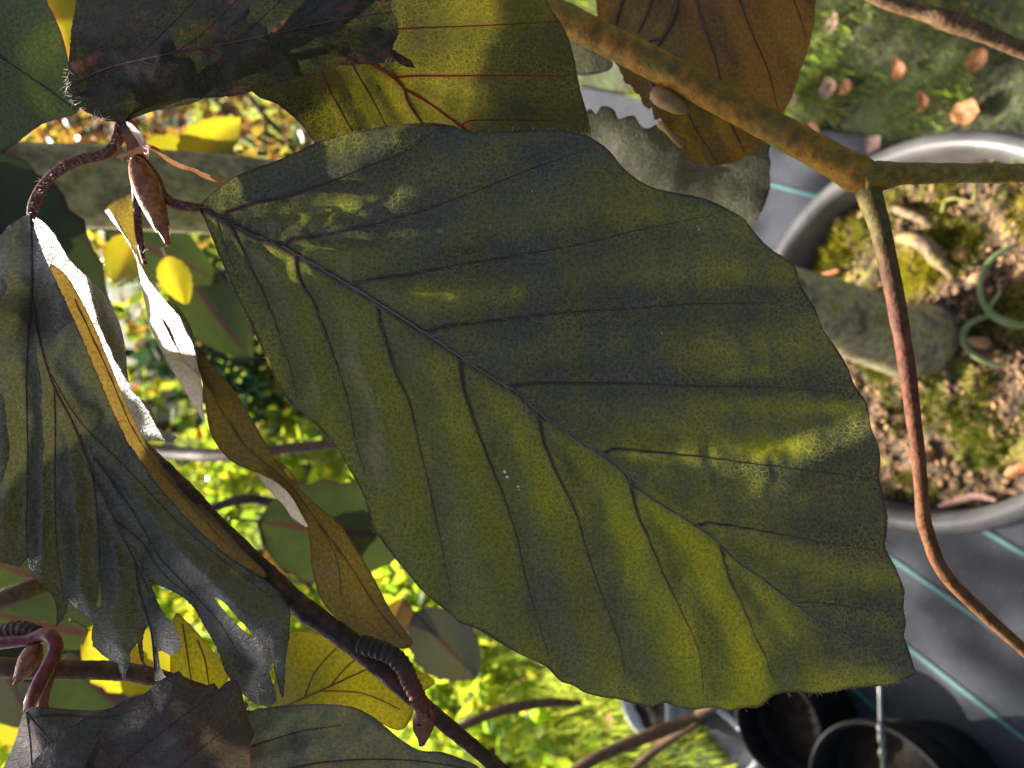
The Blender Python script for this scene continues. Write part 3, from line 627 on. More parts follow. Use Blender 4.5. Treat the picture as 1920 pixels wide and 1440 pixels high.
M_gloss = leaf_mat('glossy_dry_leaf', (.05, .045, .03), (.08, .075, .035), (.05, .05, .02), (.14, .13, .02), netamt=.3, tamt=.4, rough=.46, bump=1.0, spec=.6)
M_tan = leaf_mat('tan_leaf', (.11, .065, .026), (.15, .105, .03), (.10, .06, .012), (.22, .16, .02), netscale=7, netamt=.1, tamt=.45, veincol=(.03, .014, .008), edgecol=(.06, .025, .012), rough=.40, spec=.8, mott=.8, bump=.3)
M_purp = leaf_mat('purple_leaf', (.075, .056, .056), (.075, .068, .052), (.025, .012, .014), (.04, .04, .015), netamt=.15, tamt=.38, rough=.45, edgecol=(.05, .012, .016), bump=.5, hairs=.8, sheen=.15, spec=.65, spots=(1.1, .70, (.12, .05, .04), (.1, .03, .02)))
M_ylw = leaf_mat('bright_yellow_leaf', (.12, .12, .02), (.17, .15, .02), (.22, .21, .010), (.36, .30, .010), netamt=.3, netscale=9, tamt=.65, veincol=(.14, .07, .012), tvein=(.40, .22, .02), edgecol=(.14, .09, .012))
M_olive = leaf_mat('olive_grey_leaf', (.085, .080, .055), (.125, .118, .062), (.03, .035, .015), (.10, .11, .03), netamt=.05, tamt=.4, rough=.5, veincol=(.08, .07, .05))
midm = bark_mat('midrib', [(0, (.05, .03, .035)), (1, (.10, .065, .06))], 900, .6, .3)
veinm = bark_mat('side_vein', [(0, (.06, .034, .036)), (1, (.085, .05, .045))], 900, .6, .3)
redv = plain_mat('red_vein', (.30, .03, .018), (.38, .05, .025), 600, .5, .4, .2, .0002, ((.5, .05, .02), (.5, .07, .03), .4))
maroon = plain_mat('maroon_vein', (.07, .022, .012), (.10, .03, .015), 600, .5, .4, .2, .0002)
tanv = plain_mat('tan_vein', (.12, .06, .02), (.16, .09, .03), 600, .5, .4, .2, .0002)
hairm = plain_mat('leaf_hair', (.26, .24, .22), (.36, .34, .31), 500, .5, .4, 0, .001, ((.3, .28, .25), (.35, .33, .3), .4))
petm = bark_mat('petiole', [(0, (.09, .016, .012)), (.6, (.14, .03, .02)), (1, (.07, .025, .018))], 260, .5, .3, spec=.4)
redpet = bark_mat('red_petiole', [(0, (.13, .012, .018)), (.6, (.20, .03, .028)), (1, (.10, .02, .02))], 260, .4, .2, spec=.5)
twigm = bark_mat('dark_twig', [(0, (.018, .009, .007)), (.5, (.045, .02, .014)), (1, (.10, .035, .022))], 200, .6, .6)
brtwig = bark_mat('brown_twig', [(0, (.07, .035, .015)), (.5, (.13, .07, .03)), (1, (.10, .06, .03))], 160, .7, .5)
budm = bark_mat('bud_scale', [(0, (.15, .035, .010)), (.5, (.30, .085, .022)), (1, (.38, .14, .045))], 380, .38, .3, spec=.5)
budred = bark_mat('bud_scale_red', [(0, (.10, .018, .010)), (.5, (.16, .035, .018)), (1, (.22, .06, .03))], 380, .42, .3, spec=.5)
orangem = bark_mat('orange_bark', [(0, (.13, .095, .012)), (.35, (.19, .095, .008)), (.65, (.25, .115, .008)), (1, (.14, .12, .018))], 140, .6, .6, lich=(.06, .032, .008), mot=(.6, 1.25))
redbarkm = bark_mat('green_to_red_bark', [(0, (.085, .07, .014)), (.22, (.085, .06, .02)), (.34, (.105, .042, .024)), (.6, (.115, .038, .022)), (1, (.13, .052, .02))], 130, .72, .5, along=True, lich=(.07, .04, .02), mot=(.6, 1.25), spec=.2)
redbark2 = bark_mat('red_to_orange_bark', [(0, (.12, .048, .02)), (.5, (.125, .052, .018)), (1, (.115, .07, .02))], 130, .72, .5, along=True, lich=(.07, .04, .02), mot=(.6, 1.25), spec=.2)

def leaf_sheet(outline, ctrl, spacing, veins, bulge, ripple, seed, edgew, smooth_step=6, jag=0.8, holes=(), sharp=False):
    poly = catmull(np.asarray(outline, float), smooth_step, True)
    if sharp:
        O_ = np.asarray(outline, float); poly = np.concatenate([a_ + (b_ - a_) * (np.arange(max(1, int(np.linalg.norm(b_ - a_) / 3.5))) / max(1, int(np.linalg.norm(b_ - a_) / 3.5)))[:, None] for a_, b_ in zip(O_, np.roll(O_, -1, 0))])
        poly = poly + 1.5 * np.c_[vnoise(poly, .3, seed + 9), vnoise(poly, .3, seed + 15)]
    poly = poly + jag * np.c_[vnoise(poly, .12, seed), vnoise(poly, .12, seed + 5)]
    zf0 = TPS(ctrl); lines = [np.asarray(v_[0], float) for v_ in veins]
    def vd(p):
        d = np.full(len(p), 1e9); prox = np.zeros(len(p))
        for (ln, v_) in zip(lines, veins):
            dd, fr = seg_dist(p, ln); d = np.minimum(d, dd); w_ = v_[1] * (1 - fr) + v_[2] * fr
            prox = np.maximum(prox, np.clip(1.2 - dd / (w_ * .85 + 1.2), 0, 1) * (1 - .5 * fr))
        return d, prox
    def zf(p):
        p = np.asarray(p, float); z = zf0(p)
        if len(lines) and bulge: z = z - bulge * (1 - np.exp(-(vd(p)[0] / 38) ** 2))
        if ripple: z = z + ripple * vnoise(p, 1 / 130., seed, 2) + ripple * .22 * vnoise(p, 1 / 28., seed + 3, 2)
        return z
    lo, hi = poly.min(0), poly.max(0); xs_ = np.arange(lo[0], hi[0], spacing); ys_ = np.arange(lo[1], hi[1], spacing * .866)
    gx_, gy_ = np.meshgrid(xs_, ys_); gx_ = gx_ + (np.arange(len(ys_)) % 2)[:, None] * spacing * .5
    pts = np.c_[gx_.ravel(), gy_.ravel()]; pts = pts[inside(pts, poly)]
    de, _ = seg_dist(pts, np.r_[poly, poly[:1]]); pts = pts[de > spacing * .55]
    hp = [catmull(np.asarray(h, float), smooth_step * .7, True) for h in holes]
    for h in hp:
        pts = pts[~inside(pts, h)]; dh, _ = seg_dist(pts, np.r_[h, h[:1]]); pts = pts[dh > spacing * .4]
    rings = [poly] + hp; allp = np.concatenate(rings + [pts]); E_ = []; o = 0
    for r_ in rings:
        E_ += [(o + i, o + (i + 1) % len(r_)) for i in range(len(r_))]; o += len(r_)
    res = delaunay_2d_cdt([Vector(p_) for p_ in allp], E_, [], 1, 1e-4)
    vv = np.array([tuple(q_) for q_ in res[0]]); ff = np.array([t for t in res[2] if len(t) == 3])
    cen = vv[ff].mean(1); k = inside(cen, poly)
    for h in hp: k &= ~inside(cen, h)
    ff = ff[k]; d, prox = vd(vv) if lines else (np.zeros(len(vv)), np.zeros(len(vv)))
    de = seg_dist(vv, np.r_[poly, poly[:1]])[0]
    return vv, ff, zf, prox, np.clip(1 - de / edgew, 0, 1)
def px_leaf(sheets, mat, label=None, pig_light=None, veins=(), spacing=9, bulge=.0006, ripple=.0006, seed=1.0, edgew=14, vmat=None, mmat=None, jag=.8, vein_geo=True, thick=1.0, name='leaf', sharp=False):
    """sheets: list of (outline, ctrl[, holes][, pig offset]); veins: (polyline, w0, w1) with the midrib first, lying on sheet 0"""
    VV, FF, AT = [], [], {'vein': [], 'edge': [], 'pig_light': []}; UVs = []; o = 0; zf0 = None; ov = 0
    for i, s in enumerate(sheets):
        vv, ff, zf, prox, ed = leaf_sheet(s[0], s[1], spacing, veins if i == 0 else (), bulge, ripple, seed + i * 7, edgew, jag=jag, holes=s[2] if len(s) > 2 else (), sharp=sharp and i == 0)
        if i == 0: zf0 = zf
        z = zf(vv); VV.append(at(vv[:, 0], vv[:, 1], z)); FF.append(ff + o); o += len(vv)
        AT['vein'].append(prox); AT['edge'].append(ed); UVs.append(np.c_[vv / 100, np.full(len(vv), i * 3.0)])
        pg = pig_light(vv) if callable(pig_light) else np.full(len(vv), .5 if pig_light is None else pig_light)
        if len(s) > 3: pg = pg + s[3]
        AT['pig_light'].append(np.clip(pg, -.3, 1.3))
    lo_ = mesh_obj(name, np.concatenate(VV), np.concatenate(FF), mat, tree, attrs={k: np.concatenate(a) for k, a in AT.items()}, vattrs={'uvpx': np.concatenate(UVs)})
    if label: lo_['label'] = label
    if vein_geo:
        for i, (ln, w0, w1) in enumerate(veins):
            P = catmull(np.asarray(ln, float), 9); z = zf0(P); w_ = np.linspace(w0, w1, len(P)) * thick; r = w_ * .5 * z / FPX
            W = at(P[:, 0], P[:, 1], z - r * .35); v, f = tube(W, r, 7, True, 1, .05)
            mesh_obj('midrib' if i == 0 else 'side_vein', v, f, (mmat or midm) if i == 0 else (vmat or veinm), lo_, attrs={'t': np.repeat(np.linspace(0, 1, len(P)), 7)})
    return lo_, zf0
def hair_fan(name, path, zfun, n, lpx, spread, parent, seed=0, wpx=.55, along=None, lift=.0006, side=None):
    """short pale hairs rooted along a pixel path"""
    r = np.random.default_rng(seed); P = catmull(np.asarray(path, float), 2); T = np.gradient(P[:, :2], axis=0); T /= np.linalg.norm(T, axis=1)[:, None] + 1e-9
    V, F = [], []
    for k in range(n):
        i = r.integers(0, len(P)); p0 = P[i, :2] + r.normal(0, spread, 2); a = (r.normal(0, .35) if along else r.uniform(-math.pi, math.pi))
        if side: a = side * (math.pi / 2 + r.normal(0, .5))
        d = np.array([T[i][0] * math.cos(a) - T[i][1] * math.sin(a), T[i][0] * math.sin(a) + T[i][1] * math.cos(a)]); l = lpx * r.uniform(.4, 1.3); c = r.normal(0, .25)
        q = [p0, p0 + d * l * .5 + c * l * .3 * np.array([-d[1], d[0]]), p0 + d * l]
        z = zfun(np.array(q)) if zfun else np.full(3, P[i, 2]); nn = np.array([-d[1], d[0]]); b = len(V) * 1
        for j, (qq, zz) in enumerate(zip(q, z)):
            lf = lift * (.3 + .7 * j); ww = wpx * (1 - .42 * j)
            V += [at(*(qq - nn * ww), zz - lf), at(*(qq + nn * ww), zz - lf)]
        F += [(b, b + 1, b + 3, b + 2), (b + 2, b + 3, b + 5, b + 4)]
    o = mesh_obj(name, np.array(V), F, hairm, parent); o['kind'] = 'stuff'; return o
def gaus(p, items, base=0.0):
    r = np.full(len(p), base)
    for x, y, rx, ry, a in items: r += a * np.exp(-((p[:, 0] - x) / rx) ** 2 - ((p[:, 1] - y) / ry) ** 2)
    return r

# ------------------------------------------------------------------ the big leaf
up_m = [(372, 388), (400, 360), (432, 335), (480, 315), (540, 293), (590, 268), (640, 252), (700, 240), (760, 232), (810, 231), (850, 236), (874, 245), (920, 247), (980, 244), (1040, 243), (1080, 248), (1110, 259), (1140, 280), (1160, 305), (1180, 325), (1210, 345), (1250, 358), (1300, 367), (1335, 377), (1370, 395), (1395, 410), (1412, 432), (1440, 462), (1470, 483), (1492, 502), (1502, 535), (1528, 578), (1545, 620), (1570, 655), (1590, 690), (1604, 725), (1625, 755), (1633, 800), (1648, 840), (1651, 870), (1648, 892), (1656, 925), (1664, 970), (1662, 1005), (1659, 1025), (1675, 1055), (1688, 1085), (1696, 1110), (1694, 1140), (1699, 1168), (1695, 1190), (1703, 1215), (1712, 1245), (1717, 1262)]
lo_m = [(1697, 1273), (1667, 1284), (1627, 1288), (1597, 1291), (1540, 1300), (1500, 1299), (1473, 1299), (1450, 1305), (1437, 1317), (1420, 1327), (1393, 1328), (1367, 1333), (1340, 1327), (1297, 1330), (1267, 1325), (1247, 1318), (1220, 1325), (1190, 1320), (1163, 1312), (1133, 1308), (1100, 1300), (1073, 1285), (1050, 1277), (1027, 1253), (1000, 1238), (967, 1223), (937, 1205), (910, 1188), (883, 1175), (860, 1167), (845, 1152), (817, 1130), (787, 1103), (763, 1073), (733, 1037), (713, 1010), (697, 987), (690, 955), (678, 922), (655, 880), (635, 846), (610, 815), (585, 790), (547, 758), (520, 720), (503, 683), (480, 630), (457, 580), (430, 523), (403, 460), (382, 408)]
mid = [(372, 388), (420, 412), (470, 438), (530, 463), (580, 492), (640, 527), (700, 563), (760, 601), (820, 640), (870, 675), (920, 708), (970, 738), (1010, 775), (1060, 808), (1110, 840), (1160, 875), (1190, 910), (1240, 945), (1290, 975), (1340, 1010), (1380, 1050), (1430, 1085), (1470, 1115), (1510, 1145), (1560, 1180), (1620, 1215), (1690, 1252)]
mv_ = [(mid, 15, 3),
       ([(425, 398), (480, 380), (540, 368), (620, 340), (700, 308), (760, 285), (815, 245)], 8, 3), ([(530, 462), (545, 449), (620, 438), (700, 420), (800, 392), (900, 355), (1000, 315), (1060, 295), (1110, 275)], 9, 3),
       ([(660, 534), (700, 522), (760, 516), (850, 498), (1000, 474), (1100, 455), (1180, 435), (1260, 418), (1330, 405)], 8, 3), ([(800, 622), (830, 612), (900, 605), (1000, 592), (1100, 583), (1200, 577), (1300, 570), (1400, 568), (1480, 565)], 8, 2.5),
       ([(955, 724), (1010, 718), (1100, 719), (1200, 720), (1330, 724), (1440, 726), (1560, 735), (1610, 742)], 7, 2.5), ([(1132, 850), (1150, 842), (1200, 845), (1260, 851), (1330, 858), (1400, 868), (1500, 880), (1580, 890), (1645, 900)], 6, 2.5),
       ([(1303, 985), (1330, 980), (1400, 990), (1480, 1005), (1560, 1020), (1650, 1032)], 5, 2), ([(1490, 1130), (1540, 1130), (1600, 1138), (1688, 1150)], 4, 2),
       ([(405, 405), (418, 450), (440, 510)], 5, 2), ([(432, 420), (460, 480), (490, 540), (515, 600), (530, 650), (545, 690), (556, 745)], 6, 2.5), ([(555, 480), (560, 520), (590, 570), (620, 650), (640, 710), (655, 760), (665, 820), (685, 890)], 8, 2.5),
       ([(708, 568), (712, 600), (740, 690), (770, 760), (785, 830), (800, 890), (815, 960), (830, 1030), (845, 1110)], 8, 2.5), ([(862, 670), (870, 730), (890, 790), (920, 870), (945, 930), (970, 1010), (985, 1080), (1005, 1150), (1020, 1200), (1032, 1246)], 8, 2.5),
       ([(1010, 775), (1020, 830), (1050, 900), (1080, 960), (1100, 1030), (1130, 1120), (1160, 1200), (1172, 1262)], 7, 2.5), ([(1180, 900), (1195, 960), (1225, 1030), (1250, 1090), (1280, 1150), (1310, 1220), (1320, 1300)], 6, 2.5),
       ([(1350, 1022), (1370, 1090), (1395, 1140), (1415, 1190), (1435, 1230), (1445, 1260), (1458, 1288)], 5, 2)]
def pig_light_main(p):
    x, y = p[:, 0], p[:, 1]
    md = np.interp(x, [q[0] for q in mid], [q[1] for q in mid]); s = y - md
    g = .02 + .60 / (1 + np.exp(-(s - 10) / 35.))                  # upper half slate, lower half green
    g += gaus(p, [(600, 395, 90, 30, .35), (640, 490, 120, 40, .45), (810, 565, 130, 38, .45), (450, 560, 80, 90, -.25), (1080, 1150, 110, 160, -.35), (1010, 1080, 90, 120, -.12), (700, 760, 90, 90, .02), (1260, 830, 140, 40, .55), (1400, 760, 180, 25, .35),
                  (1380, 1220, 120, 70, .55), (1400, 1305, 70, 30, .4), (1330, 1000, 160, 90, .45), (1230, 950, 120, 120, .25), (1590, 960, 70, 120, -.35), (1560, 1220, 110, 50, -.5), (1520, 1060, 130, 50, .25), (1400, 660, 100, 30, .25), (1620, 1090, 60, 30, .3), (1440, 840, 70, 22, .9), (1400, 700, 60, 14, .5), (1570, 765, 60, 14, .5), (1310, 405, 110, 30, .45), (1400, 510, 120, 30, .25), (970, 550, 16, 14, .5), (790, 545, 18, 16, .3)])  # narrow bright spots at right also paint in the sun strips
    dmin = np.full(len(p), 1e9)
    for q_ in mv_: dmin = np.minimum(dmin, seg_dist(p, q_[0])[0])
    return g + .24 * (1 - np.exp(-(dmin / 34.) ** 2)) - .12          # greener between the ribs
ctrl_main = [(372, 388, .0835), (600, 505, .0815), (960, 732, .0805), (1190, 905, .0805), (1430, 1085, .0815), (1716, 1262, .084),
             (540, 295, .0845), (810, 233, .0860), (980, 246, .0875), (1110, 262, .0845), (1240, 352, .0870), (1400, 415, .0835), (1500, 530, .0845), (1600, 720, .0820), (1655, 920, .0835), (1690, 1100, .0825), (1660, 1010, .0845),
             (430, 523, .0835), (503, 683, .0825), (585, 788, .0822), (655, 880, .0815), (697, 987, .0818), (763, 1073, .0825), (860, 1165, .0820), (967, 1222, .0812), (1073, 1285, .0822), (1190, 1318, .0828), (1297, 1328, .0815), (1400, 1328, .0832), (1473, 1300, .0815), (1597, 1290, .0830),
             (900, 450, .0802), (1150, 500, .0805), (1300, 640, .0800), (1450, 830, .0802), (700, 380, .0815), (750, 800, .0800), (900, 980, .0795), (1100, 1110, .0795), (1250, 1180, .0798), (1520, 1000, .0808)]
big, zbig = px_leaf([(up_m + lo_m, ctrl_main)], M_main, 'very large olive and slate beech leaf with dark ribs, spread flat in the middle', pig_light_main, mv_, spacing=7.5, bulge=.0014, ripple=.0011, seed=2.3, edgew=13, thick=.40)
hair_fan('hairs', mid, zbig, 330, 30, 2.2, big, 1, .34, True, .0004)
ridge = catmull(np.asarray(mid, float)[3:], 8); ridge = ridge + np.c_[rng.normal(0, .5, len(ridge)), -1.5 + rng.normal(0, .4, len(ridge))]; _z = zbig(ridge); v, f = tube(at(ridge[:, 0], ridge[:, 1], _z - .00028), .95 * .08 / FPX * np.linspace(1.1, .5, len(ridge)), 5); mesh_obj('pale_ridge', v, f, hairm, big)
for k in (2, 3, 4, 11, 12): hair_fan('hairs', mv_[k][0][:6], zbig, 40, 16, 2, big, 10 + k, .28, True, .0003)
hair_fan('margin_hairs', up_m[4:] , zbig, 260, 8, 1.5, big, 31, .38, False, 0)
hair_fan('margin_hairs', lo_m, zbig, 260, 8, 1.5, big, 32, .38, False, 0)
# white flecks stuck on the blade
fleck = plain_mat('white_fleck', (.6, .6, .6), (.8, .8, .8), 900, .7, .3)
fv = []
for x, y, r in ((948, 890, 7), (972, 915, 3.5), (1310, 430, 3.5), (995, 358, 3), (1428, 932, 3), (1240, 625, 3), (772, 745, 3), (640, 1000, 2.5), (880, 1050, 2)):
    for k in range(3 if r > 3 else 1):
        q = np.array([[x + rng.normal(0, r * .5), y + rng.normal(0, r * .5)]]); z = zbig(q)[0]; fv.append(lump(at(q[0, 0], q[0, 1], z - r * .2 * z / FPX), r * .55 * z / FPX, .6, int(x + k)))
v, f = join(fv); mesh_obj('flecks', v, f, fleck, big)['kind'] = 'stuff'

# ------------------------------------------------------------------ dark spotted leaf at the top
A_out = [(150, -40), (140, 20), (133, 60), (129, 110), (127, 150), (126, 172), (136, 192), (156, 207), (176, 217), (200, 227), (236, 229), (252, 212), (300, 192), (350, 184), (400, 183), (440, 180), (480, 170), (540, 151), (600, 132), (640, 123), (700, 119), (742, 116), (762, 126), (780, 127), (772, 114), (748, 100), (735, 92), (748, 62), (744, 32), (734, 20), (738, -40), (450, -90)]
A_ctrl = [(150, -40, .086), (450, -90, .084), (738, -40, .082), (126, 172, .081), (200, 226, .083), (300, 192, .082), (480, 170, .082), (640, 123, .081), (780, 127, .082), (748, 62, .079), (300, 103, .0765), (500, 65, .076), (640, 40, .0765), (350, 150, .079), (560, 110, .0785), (300, 30, .080), (560, 0, .079)]
A_mid = [(132, 160), (200, 128), (300, 104), (400, 86), (500, 66), (560, 53), (640, 36), (735, 22)]
A_v = [(A_mid, 8, 4)] + [([(x0, y0), (x0 + 60, y0 - 45), (x0 + 140, y0 - 125)], 4, 2) for x0, y0 in ((230, 120), (330, 98), (430, 80), (530, 60))] + [([(x0, y0), (x0 + 70, y0 + 18), (x0 + 150, y0 + 22)], 4, 2) for x0, y0 in ((260, 112), (370, 92), (480, 70), (570, 52))]
A, zA = px_leaf([(A_out, A_ctrl), ([(244, 224), (256, 208), (300, 190), (350, 182), (392, 178), (360, 194), (320, 203), (285, 209)], [(244, 224, .0835), (300, 190, .0822), (392, 178, .083), (320, 204, .086), (285, 210, .0855)], (), .9)], M_dark, 'dark purple leaf with rusty blotches and torn tip', lambda p: gaus(p, [(500, 60, 200, 50, .5), (550, 140, 300, 30, .4), (300, 200, 90, 14, .8)], .25), A_v, 8, .0012, .0012, 5.1, 10, thick=.5, sharp=True)
hair_fan('hairs', [(128, 130), (126, 172), (150, 204), (200, 226)], zA, 70, 14, 1.5, A, 3, .4)

# ------------------------------------------------------------------ lit yellow leaf behind it
B_out = [(430, 120), (480, 178), (515, 193), (545, 215), (570, 240), (592, 270), (660, 340), (800, 370), (1000, 350), (1106, 305), (1108, 252), (1099, 205), (1086, 160), (1076, 105), (1061, 60), (1035, 20), (985, -40), (800, -90), (600, -70), (480, 20)]
B_ctrl = [(430, 120, .093), (592, 270, .092), (800, 370, .094), (1106, 280, .095), (1076, 105, .096), (985, -40, .097), (600, -70, .096), (757, 165, .090), (650, 150, .0905), (900, 150, .091), (900, 40, .092), (1000, 230, .092)]
B_v = [([(560, 30), (640, 85), (700, 122), (740, 147), (757, 165), (800, 190), (835, 215), (872, 243), (930, 290)], 9, 5), ([(757, 165), (763, 186), (775, 208), (792, 232), (815, 270)], 6, 3), ([(742, 145), (780, 142), (850, 142), (1000, 141), (1062, 143)], 5, 2), ([(868, 240), (880, 226), (1000, 225), (1065, 230)], 4, 2), ([(648, 95), (665, 130), (700, 190), (725, 240), (740, 280)], 4, 2), ([(590, 60), (605, 140), (640, 210), (665, 255)], 4, 2), ([(610, 62), (745, 54), (900, 48), (1045, 40)], 5, 2)]
B, zB = px_leaf([(B_out, B_ctrl)], M_yel, 'yellow green leaf with red ribs, partly sunlit from behind', lambda p: gaus(p, [(770, 190, 160, 90, .6), (900, 20, 160, 40, .35), (560, 200, 60, 60, -.3), (1020, 150, 110, 160, -.5)], .25), B_v, 10, .0005, .0005, 8.2, 10, vmat=maroon, mmat=redv, thick=.7)  # blade tone paints in light: lighter at the sunlit patch, darker at both sides

# ------------------------------------------------------------------ brown leaf behind the orange branch
C_out = [(1105, -60), (1118, 0), (1122, 60), (1150, 112), (1163, 132), (1172, 156), (1184, 160), (1190, 174), (1200, 178), (1205, 196), (1217, 206), (1222, 200), (1227, 226), (1238, 222), (1246, 236), (1240, 246), (1252, 259), (1276, 263), (1286, 284), (1278, 292), (1300, 303), (1340, 311), (1380, 305), (1398, 294), (1420, 286), (1432, 258), (1468, 216), (1486, 180), (1502, 130), (1516, 90), (1526, 50), (1531, 0), (1526, -60), (1300, -100)]
C_ctrl = [(1105, -60, .114), (1300, -100, .116), (1526, -60, .116), (1531, 20, .116), (1486, 180, .114), (1420, 286, .112), (1340, 311, .110), (1250, 258, .109), (1163, 132, .112), (1300, 60, .109), (1400, 100, .109), (1300, 200, .107), (1240, 190, .1065)]
C_v = [([(1265, -50), (1270, 0), (1258, 45), (1240, 75), (1225, 100), (1218, 150), (1240, 180)], 8, 5), ([(1300, -30), (1320, 50), (1340, 100), (1352, 150), (1365, 190)], 5, 3), ([(1380, -20), (1410, 60), (1440, 130), (1455, 190), (1462, 215)], 4, 2), ([(1480, -20), (1500, 30), (1512, 70)], 3, 2), ([(1172, -10), (1158, 35), (1150, 60)], 6, 4), ([(1230, -20), (1212, 30), (1196, 62)], 5, 3), ([(1240, 75), (1222, 75), (1205, 90)], 5, 3), ([(1240, 180), (1270, 192), (1292, 215), (1303, 240), (1330, 280), (1345, 308)], 4, 2), ([(1370, 230), (1385, 260), (1395, 285)], 3, 2)]
C, zC = px_leaf([(C_out, C_ctrl)], M_brown, 'rusty brown leaf with maroon ribs and nibbled edge behind the orange branch', lambda p: gaus(p, [(1290, 230, 90, 70, .6), (1200, 60, 60, 60, .6), (1420, 60, 90, 120, -.15)], .2), C_v, 8, .0012, .0014, 11.7, 9, sharp=True, vmat=veinm, mmat=veinm)
v, f = join([tube(catmull(np.array([at(1228, 170, .1045), at(1250, 182, .1035), at(1275, 196, .104), at(1292, 204, .106)]), .001), [.0008 + .0028 * math.sin(math.pi * (i + 1) / (12)) for i in range(12)][:len(catmull(np.array([at(1228, 170, .1045), at(1250, 182, .1035), at(1275, 196, .104), at(1292, 204, .106)]), .001))], 9, True, .7)]) if False else (None, None)
cur = plain_mat('papery_curl', (.24, .15, .06), (.36, .25, .12), 500, .6, .3, .4, .0006, ((.3, .2, .06), (.4, .28, .1), .3))
Pp = catmull(np.array([at(1228, 172, .1045), at(1248, 183, .1032), at(1272, 197, .1035), at(1293, 206, .106)]), .0008); rr2 = .0003 + .0021 * np.sin(np.linspace(.1, 3.0, len(Pp))) * (1 + .15 * np.sin(np.arange(len(Pp)) * 1.9))
v, f = tube(Pp, rr2, 10, True, .7); mesh_obj('rolled_flap', v, f, cur, C)
Pp = catmull(np.array([at(1236, 232, .1075), at(1250, 240, .1065), at(1262, 256, .1065), at(1280, 268, .108)]), .0006); v, f = tube(Pp, np.linspace(.0005, .0008, len(Pp)) * (1 + .3 * np.sin(np.arange(len(Pp)) * 1.3)), 7); mesh_obj('rolled_flap', v, f, cur, C)

# ------------------------------------------------------------------ toothed leaf further back
D_out = [(1085, 230), (1108, 204), (1117, 214), (1128, 199), (1150, 204), (1160, 223), (1172, 219), (1190, 217), (1202, 236), (1216, 241), (1238, 232), (1300, 240), (1380, 232), (1440, 262), (1441, 288), (1445, 304), (1443, 325), (1445, 346), (1437, 375), (1426, 400), (1400, 432), (1300, 470), (1150, 430), (1075, 330)]
px_leaf([(D_out, [(1085, 230, .150), (1240, 232, .146), (1440, 262, .142), (1440, 375, .145), (1300, 470, .158), (1075, 330, .158), (1260, 330, .148)])], M_olive, 'blurred olive grey leaf with toothed edge between big leaf and branch', .6, [([(1090, 300), (1200, 310), (1300, 320), (1440, 330)], 3, 2)], 14, .0006, .001, 3.3, 8, jag=1, vein_geo=False)
px_leaf([([(1052, 55), (1090, 85), (1130, 105), (1150, 118), (1142, 132), (1110, 140), (1080, 140), (1040, 120)], [(1052, 55, .15), (1150, 118, .152), (1080, 140, .155), (1040, 120, .155)])], M_olive, 'small pale green leaf corner glimpsed above the toothed leaf', 1.2, (), 12, 0, .0008, 4.4, 8)
# ------------------------------------------------------------------ far left dark green leaf
px_leaf([([(-90, -90), (84, -70), (88, 0), (100, 25), (118, 70), (128, 110), (141, 160), (150, 200), (136, 216), (82, 232), (42, 260), (16, 281), (-10, 292), (-90, 300)], [(-90, -90, .102), (84, -70, .102), (128, 110, .100), (150, 200, .101), (16, 281, .103), (-90, 300, .104), (20, 120, .097)])], M_green, 'deep green leaf crossing the corner behind the spotted one', lambda p: gaus(p, [(90, 90, 40, 40, .3)], .4), [([(-90, 60), (0, 110), (80, 160), (140, 205)], 6, 3)], 12, .0005, .0008, 6.6, 8)

HZ = .0030
def facing(px, py, z0, tilt=(0, 0)):
    """plane through a point whose normal halves the angle between sun and camera"""
    P0 = at(px, py, z0); c = CAM - P0; c /= np.linalg.norm(c); h = SUN + c; h /= np.linalg.norm(h)
    h = h + tilt[0] * RGT + tilt[1] * UPV; h /= np.linalg.norm(h)
    return lambda x, y: float((P0 - CAM) @ h / (ray(x, y) @ h))
# ------------------------------------------------------------------ left torn leaf
F_out = [(57, 398), (70, 445), (92, 500), (128, 575), (157, 640), (184, 705), (212, 770), (240, 830), (282, 890), (326, 945), (382, 1003), (434, 1047), (490, 1080), (530, 1116), (545, 1150), (543, 1192), (536, 1232), (534, 1270), (532, 1304), (527, 1308), (519, 1278), (511, 1243), (505, 1262), (514, 1288), (520, 1308), (510, 1326), (478, 1320), (442, 1292), (421, 1256), (414, 1234), (400, 1202), (384, 1176), (364, 1140), (344, 1120), (322, 1108), (300, 1098), (284, 1091), (281, 1094), (291, 1115), (302, 1142), (328, 1176), (341, 1208), (336, 1222), (318, 1229), (304, 1220), (297, 1222), (300, 1250), (310, 1268), (306, 1278), (290, 1276), (288, 1240), (286, 1200), (280, 1172), (272, 1180), (267, 1205), (270, 1240), (282, 1262), (272, 1258), (262, 1230), (258, 1206), (245, 1222), (243, 1246), (232, 1276), (225, 1262), (221, 1244), (196, 1232), (174, 1212), (171, 1186), (177, 1168), (158, 1154), (140, 1140), (128, 1122), (126, 1146), (116, 1164), (104, 1176), (106, 1140), (96, 1114), (72, 1092), (56, 1076), (52, 1046), (36, 1064), (10, 1056), (-90, 1030), (-110, 800), (-90, 600), (-30, 470), (20, 420)]
F_mid = [(57, 400), (60, 480), (60, 560), (75, 640), (100, 720), (140, 800), (180, 900), (220, 985), (252, 1050), (280, 1110)]
